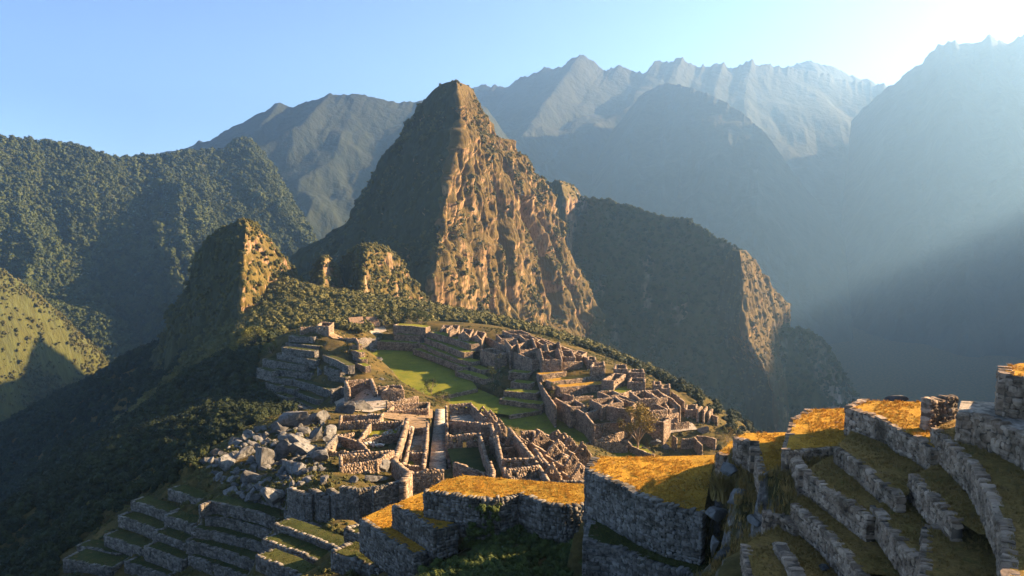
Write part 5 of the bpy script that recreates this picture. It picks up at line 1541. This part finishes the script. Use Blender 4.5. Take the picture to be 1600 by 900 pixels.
for lab, px, py, w, h, y in (
    ('square grey boulder set in the slope left of the wall stub', 1213, 762, 56, 48, 63.5), ('grey boulder under the grass clump beside the golden lawn', 1122, 796, 44, 28, 69.5), ('pale grey crag at the bottom edge, under the grassy ledge', 1146, 862, 44, 44, 63),
    ('tall narrow rock left of the pale grey crag', 1116, 842, 20, 46, 67), ('rock lying on the small brown lawn', 1521, 796, 30, 20, 46.5), ('loose rock on the slope above the bottom edge', 1290, 886, 18, 12, 49.5), ('dark split rock on the skyline lawn, car-sized', 1402, 622, 44, 13, 68),
    ('flat stone on the narrow lawn', 1430, 722, 20, 6, 57.5), ('knobbly rock at the foot of the tall rough wall', 1088, 846, 18, 16, 71), ('boulder above the grass clump, left of the stone pier', 1136, 728, 34, 24, 70.5), ('rock in the broken lower wall', 1272, 822, 24, 16, 55),
    ('flat rock at the bottom edge below the leaning wall', 1376, 880, 30, 10, 48.5), ('mossy rock left of the broken wall fragment', 1178, 806, 26, 24, 61), ('grey stone beside the wall end near the bottom', 1205, 836, 22, 18, 57.5), ('pale lying stone on the kerbed lawn', 1312, 660, 16, 5, 69),
    ('low stone on the walkway', 1552, 640, 22, 7, 54), ('grey stone at the left end of the tall rough wall', 944, 806, 18, 14, 82), ('broad rock face between grass clump and wall fragment', 1165, 770, 46, 44, 65.5), ('dark rock above the pale grey crag', 1150, 816, 36, 26, 64.5),
    ('rounded rock between square boulder and broken wall fragment', 1240, 776, 26, 22, 61.5)):
    boulder(lab, px, py, w, h, y=y)
# white rubble rows in the near ruins
def rubble(label, pts, n, size):
    v8 = Boxes()
    P = [at_z(px, py, hit(px, py)[2] + .25) for px, py in pts]
    for i in range(n):
        t = random.random() * (len(P) - 1); a = int(t); f = t - a
        c = P[a] * (1 - f) + P[a + 1] * f + np.array([random.gauss(0, .5), random.gauss(0, .5), 0])
        c[2] = gz(c[0], c[1]) + random.uniform(.2, .7)
        s = size * random.uniform(.5, 1.3)
        ca, sa = math.cos(random.random() * 6), math.sin(random.random() * 6)
        b8 = [(c[0] + s * (x * ca - y * sa) + random.uniform(-.1, .1), c[1] + s * (x * sa + y * ca) + random.uniform(-.1, .1), c[2] + z * s * .7 + random.uniform(-.08, .08)) for z in (-.5, .5) for x, y in ((-.5, -.5), (.5, -.5), (.5, .5), (-.5, .5))]
        v8.add(np.array(b8))
    o = link('rubble', v8.mesh('rubble', M['stone_pale']))
    tag(o, label, kind='stuff')
rubble('row of white rubble stones in the farther narrow room', [(618, 637), (640, 635), (662, 633)], 50, .8)
rubble('row of white rubble stones in the nearer narrow room', [(542, 654), (562, 653), (585, 651)], 45, .8)
rubble('white rubble heaps in the middle of the near ruins', [(528, 698), (548, 696), (572, 695), (600, 698)], 130, .8)
rubble('white rubble in the square grassy room', [(598, 671), (615, 669), (605, 680), (585, 682)], 50, .7)
rubble('stones in the front room of the near ruins', [(545, 712), (565, 712)], 30, .7)
rubble('stone rubble beside the grey-floored room', [(640, 668), (640, 690), (638, 702)], 60, .8)
# ------------------------------------------------------------------ single trees and shrubs
def tube(V, F, path, r0, r1, n=7):
    path = np.array(path, float); k0 = len(V)
    for i, p in enumerate(path):
        d = path[min(i + 1, len(path) - 1)] - path[max(i - 1, 0)]; d /= np.linalg.norm(d) + 1e-9
        a = np.cross(d, [0.3, 1, 0.2]); a /= np.linalg.norm(a); b_ = np.cross(d, a)
        r = r0 + (r1 - r0) * i / (len(path) - 1)
        for q in range(n):
            t = 6.2832 * q / n
            V.append(p + (a * math.cos(t) + b_ * math.sin(t)) * r)
    for i in range(len(path) - 1):
        for q in range(n):
            F.append((k0 + i * n + q, k0 + i * n + (q + 1) % n, k0 + (i + 1) * n + (q + 1) % n, k0 + (i + 1) * n + q))
def tree(name, label, px, py, hpx, wpx, crown_lo, leaf, nleaf, cat='tree', seed=0, clusters=16, group=None, leafsize=None):
    r = np.random.default_rng(seed + int(px))
    P = hit(px, py); k = P[1] / FPX
    Hh, Wd = hpx * k, wpx * k
    root = empty(name, (P[0], P[1], P[2] - .2)); tag(root, label, cat, group)
    V, F = [], []
    cl = []
    for i in range(clusters):
        a = r.uniform(0, 6.283); t = r.uniform(0, 1) ** .8
        z = Hh * (crown_lo + (1 - crown_lo) * t) * .96
        prof = math.sin(math.pi * min(.95, .22 + .62 * t)) ** .7
        rad = Wd * .5 * prof * math.sqrt(r.uniform(.08, 1))
        cl.append((rad * math.cos(a), rad * math.sin(a), z))
    fork = np.array([r.normal() * .03 * Hh, r.normal() * .03 * Hh, Hh * max(.12, crown_lo * .45)])
    tube(V, F, [(0, 0, -.3), fork * .5, fork], Hh * .026 + .05, Hh * .018 + .03)
    for c in cl[:max(4, clusters // 2)]:
        c = np.array(c); m_ = (fork + c) / 2 + np.array([r.normal(), r.normal(), .3]) * Hh * .04
        tube(V, F, [fork, m_, c], Hh * .013 + .02, Hh * .004 + .008, 5)
    link('trunk', mesh_from('trunk', V, F, M['bark'], True), root)
    LV = []
    for i, c in enumerate(cl):
        n = nleaf // clusters
        rad = Wd * r.uniform(.12, .22)
        d = r.normal(size=(n, 3)); d /= np.linalg.norm(d, axis=1, keepdims=True)
        p = np.array(c) + d * (rad * r.uniform(.2, 1.0, n) ** .6)[:, None] * [1, 1, .7]
        nn = d + r.normal(size=(n, 3)) * .6; nn /= np.linalg.norm(nn, axis=1, keepdims=True)
        a = np.cross(nn, r.normal(size=(n, 3))); a /= np.linalg.norm(a, axis=1, keepdims=True); b_ = np.cross(nn, a)
        s = (leafsize or Wd * .035) * r.uniform(.6, 1.4, n)[:, None]
        LV.append(np.stack([p - a * s * .5, p + b_ * s * .35, p + a * s * .6, p - b_ * s * .35], 1).reshape(-1, 3))
    LV = np.concatenate(LV)
    link('crown', mesh_from('crown', LV, np.arange(len(LV)).reshape(-1, 4), M[leaf]), root)
    return root
tree('slender_tree', 'slender tree with yellowing crown standing alone before the far ruins', 996, 707, 78, 58, .48, 'leaf_yellow', 5200, clusters=30)
tree('round_tree', 'round dark green tree on the plaza edge', 674, 617, 26, 26, .22, 'leaf_bush', 2200, clusters=14)
tree('leafy_shrub', 'yellow-green shrub at the foot of the plaza edge tree', 690, 630, 18, 34, .05, 'leaf_olive', 1600, 'shrub')
tree('leafy_shrub', 'low shrub left of the plaza edge tree', 662, 617, 12, 16, .05, 'leaf_olive', 800, 'shrub')
tree('dark_tree', 'dense dark tree at the inner end of the plaza terraces', 774, 612, 42, 38, .08, 'leaf_forest', 3000, clusters=20)
tree('dry_tree', 'sunlit pale tree in front of the corner house of the far ruins', 779, 586, 36, 17, .35, 'leaf_olive', 1000)
tree('leafy_shrub', 'tall pale olive shrub beside the alley', 866, 628, 30, 22, .05, 'leaf_olive', 1800, 'shrub')
tree('leafy_shrub', 'olive shrub higher up beside the alley', 853, 606, 20, 16, .05, 'leaf_olive', 1000, 'shrub')
for i, (px, py, h_, w_) in enumerate(((868, 597, 9, 14), (882, 596, 10, 14), (896, 594, 9, 13), (909, 592, 10, 14), (921, 590, 10, 13))):
    tree('leafy_shrub', 'low green shrub in the row along the shrubby terrace edge', px, py, h_, w_, .02, 'leaf_olive', 500, 'shrub', seed=i, clusters=7, group='shrubs along the terrace edge')
tree('leafy_shrub', 'sunlit shrub on the right flank of the stepped hill', 545, 553, 16, 22, .05, 'leaf_yellow', 1000, 'shrub')
tree('leafy_shrub', 'sunlit shrub in front of the wall beyond the big dark boulder', 1122, 690, 14, 18, .05, 'leaf_olive', 900, 'shrub')
for i, (px, py, h_, w_) in enumerate(((1128, 680, 14, 20), (1140, 682, 16, 22), (1152, 684, 15, 22), (1136, 694, 14, 20), (1162, 688, 14, 20))):
    tree('leafy_shrub', 'yellow-lit bush on the brink right of the big dark boulder', px, py, h_, w_, .03, 'leaf_yellow' if i % 2 else 'leaf_olive', 900, 'shrub', seed=i, clusters=8, group='bushes on the far brink')
for i, (px, py, h_, w_, lab) in enumerate(((400, 545, 34, 50, 'broad sunlit tree left of the stepped hill, largest'), (378, 556, 24, 34, 'sunlit tree left of the stepped hill, lower one'), (424, 556, 22, 30, 'sunlit tree touching the left edge of the stepped hill'))):
    tree('leafy_tree', lab, px, py, h_, w_, .15, 'leaf_olive', 2400, seed=i, clusters=18)
for i, (px, py, h_, w_) in enumerate(((602, 512, 26, 34), (622, 510, 28, 36), (642, 508, 26, 36), (658, 508, 22, 26))):
    tree('dark_tree', 'dark round tree in the clump right of the thatched huts', px, py, h_, w_, .05, 'leaf_forest', 2200, seed=i, clusters=14, group='dark trees right of the huts')
# big grass clump beside the golden lawn
def grass_clump(label, px, py, hpx, y):
    P = at_y(px, py, y); k = P[1] / FPX; Hh = hpx * k
    root = empty('grass_clump', (P[0], P[1], P[2])); tag(root, label, 'grass clump')
    V, F = tuft(77, 420, 0.95)
    V = np.array(V); V[:, :2] *= 1.0
    for i in range(420):
        s = V[i * 5:(i + 1) * 5]
        s[:, 0] = s[0, 0] + (s[:, 0] - s[0, 0]); 
    V[:, 2] *= Hh; V[:, :2] *= Hh * .62
    link('blades', mesh_from('blades', V, F, M['blade_mixed']), root)
grass_clump('big drooping clump of long grass beside the golden lawn', 1130, 778, 46, 70.0)
# ------------------------------------------------------------------ the air of the valley
hz = bpy.data.materials.new('valley_air')
hz.use_nodes = True
hz.node_tree.nodes.clear()
pv = hz.node_tree.nodes.new('ShaderNodeVolumePrincipled')
pv.inputs['Color'].default_value = (0.27, 0.50, 0.82, 1)
pv.inputs['Density'].default_value = 1.15e-4
pv.inputs['Anisotropy'].default_value = 0.62
ho = hz.node_tree.nodes.new('ShaderNodeOutputMaterial')
hz.node_tree.links.new(pv.outputs[0], ho.inputs['Volume'])
HX0, HX1, HY0, HY1, HZ0, HZ1 = -5200, 8200, -900, 11500, -520, 1330
hv = [(x, y, z) for x in (HX0, HX1) for y in (HY0, HY1) for z in (HZ0, HZ1)]
hf = [(0, 1, 3, 2), (4, 6, 7, 5), (0, 4, 5, 1), (2, 3, 7, 6), (0, 2, 6, 4), (1, 5, 7, 3)]
haze = link('haze', mesh_from('haze', hv, hf, hz))
tag(haze, label='blue morning haze filling the deep valley air', kind='stuff')
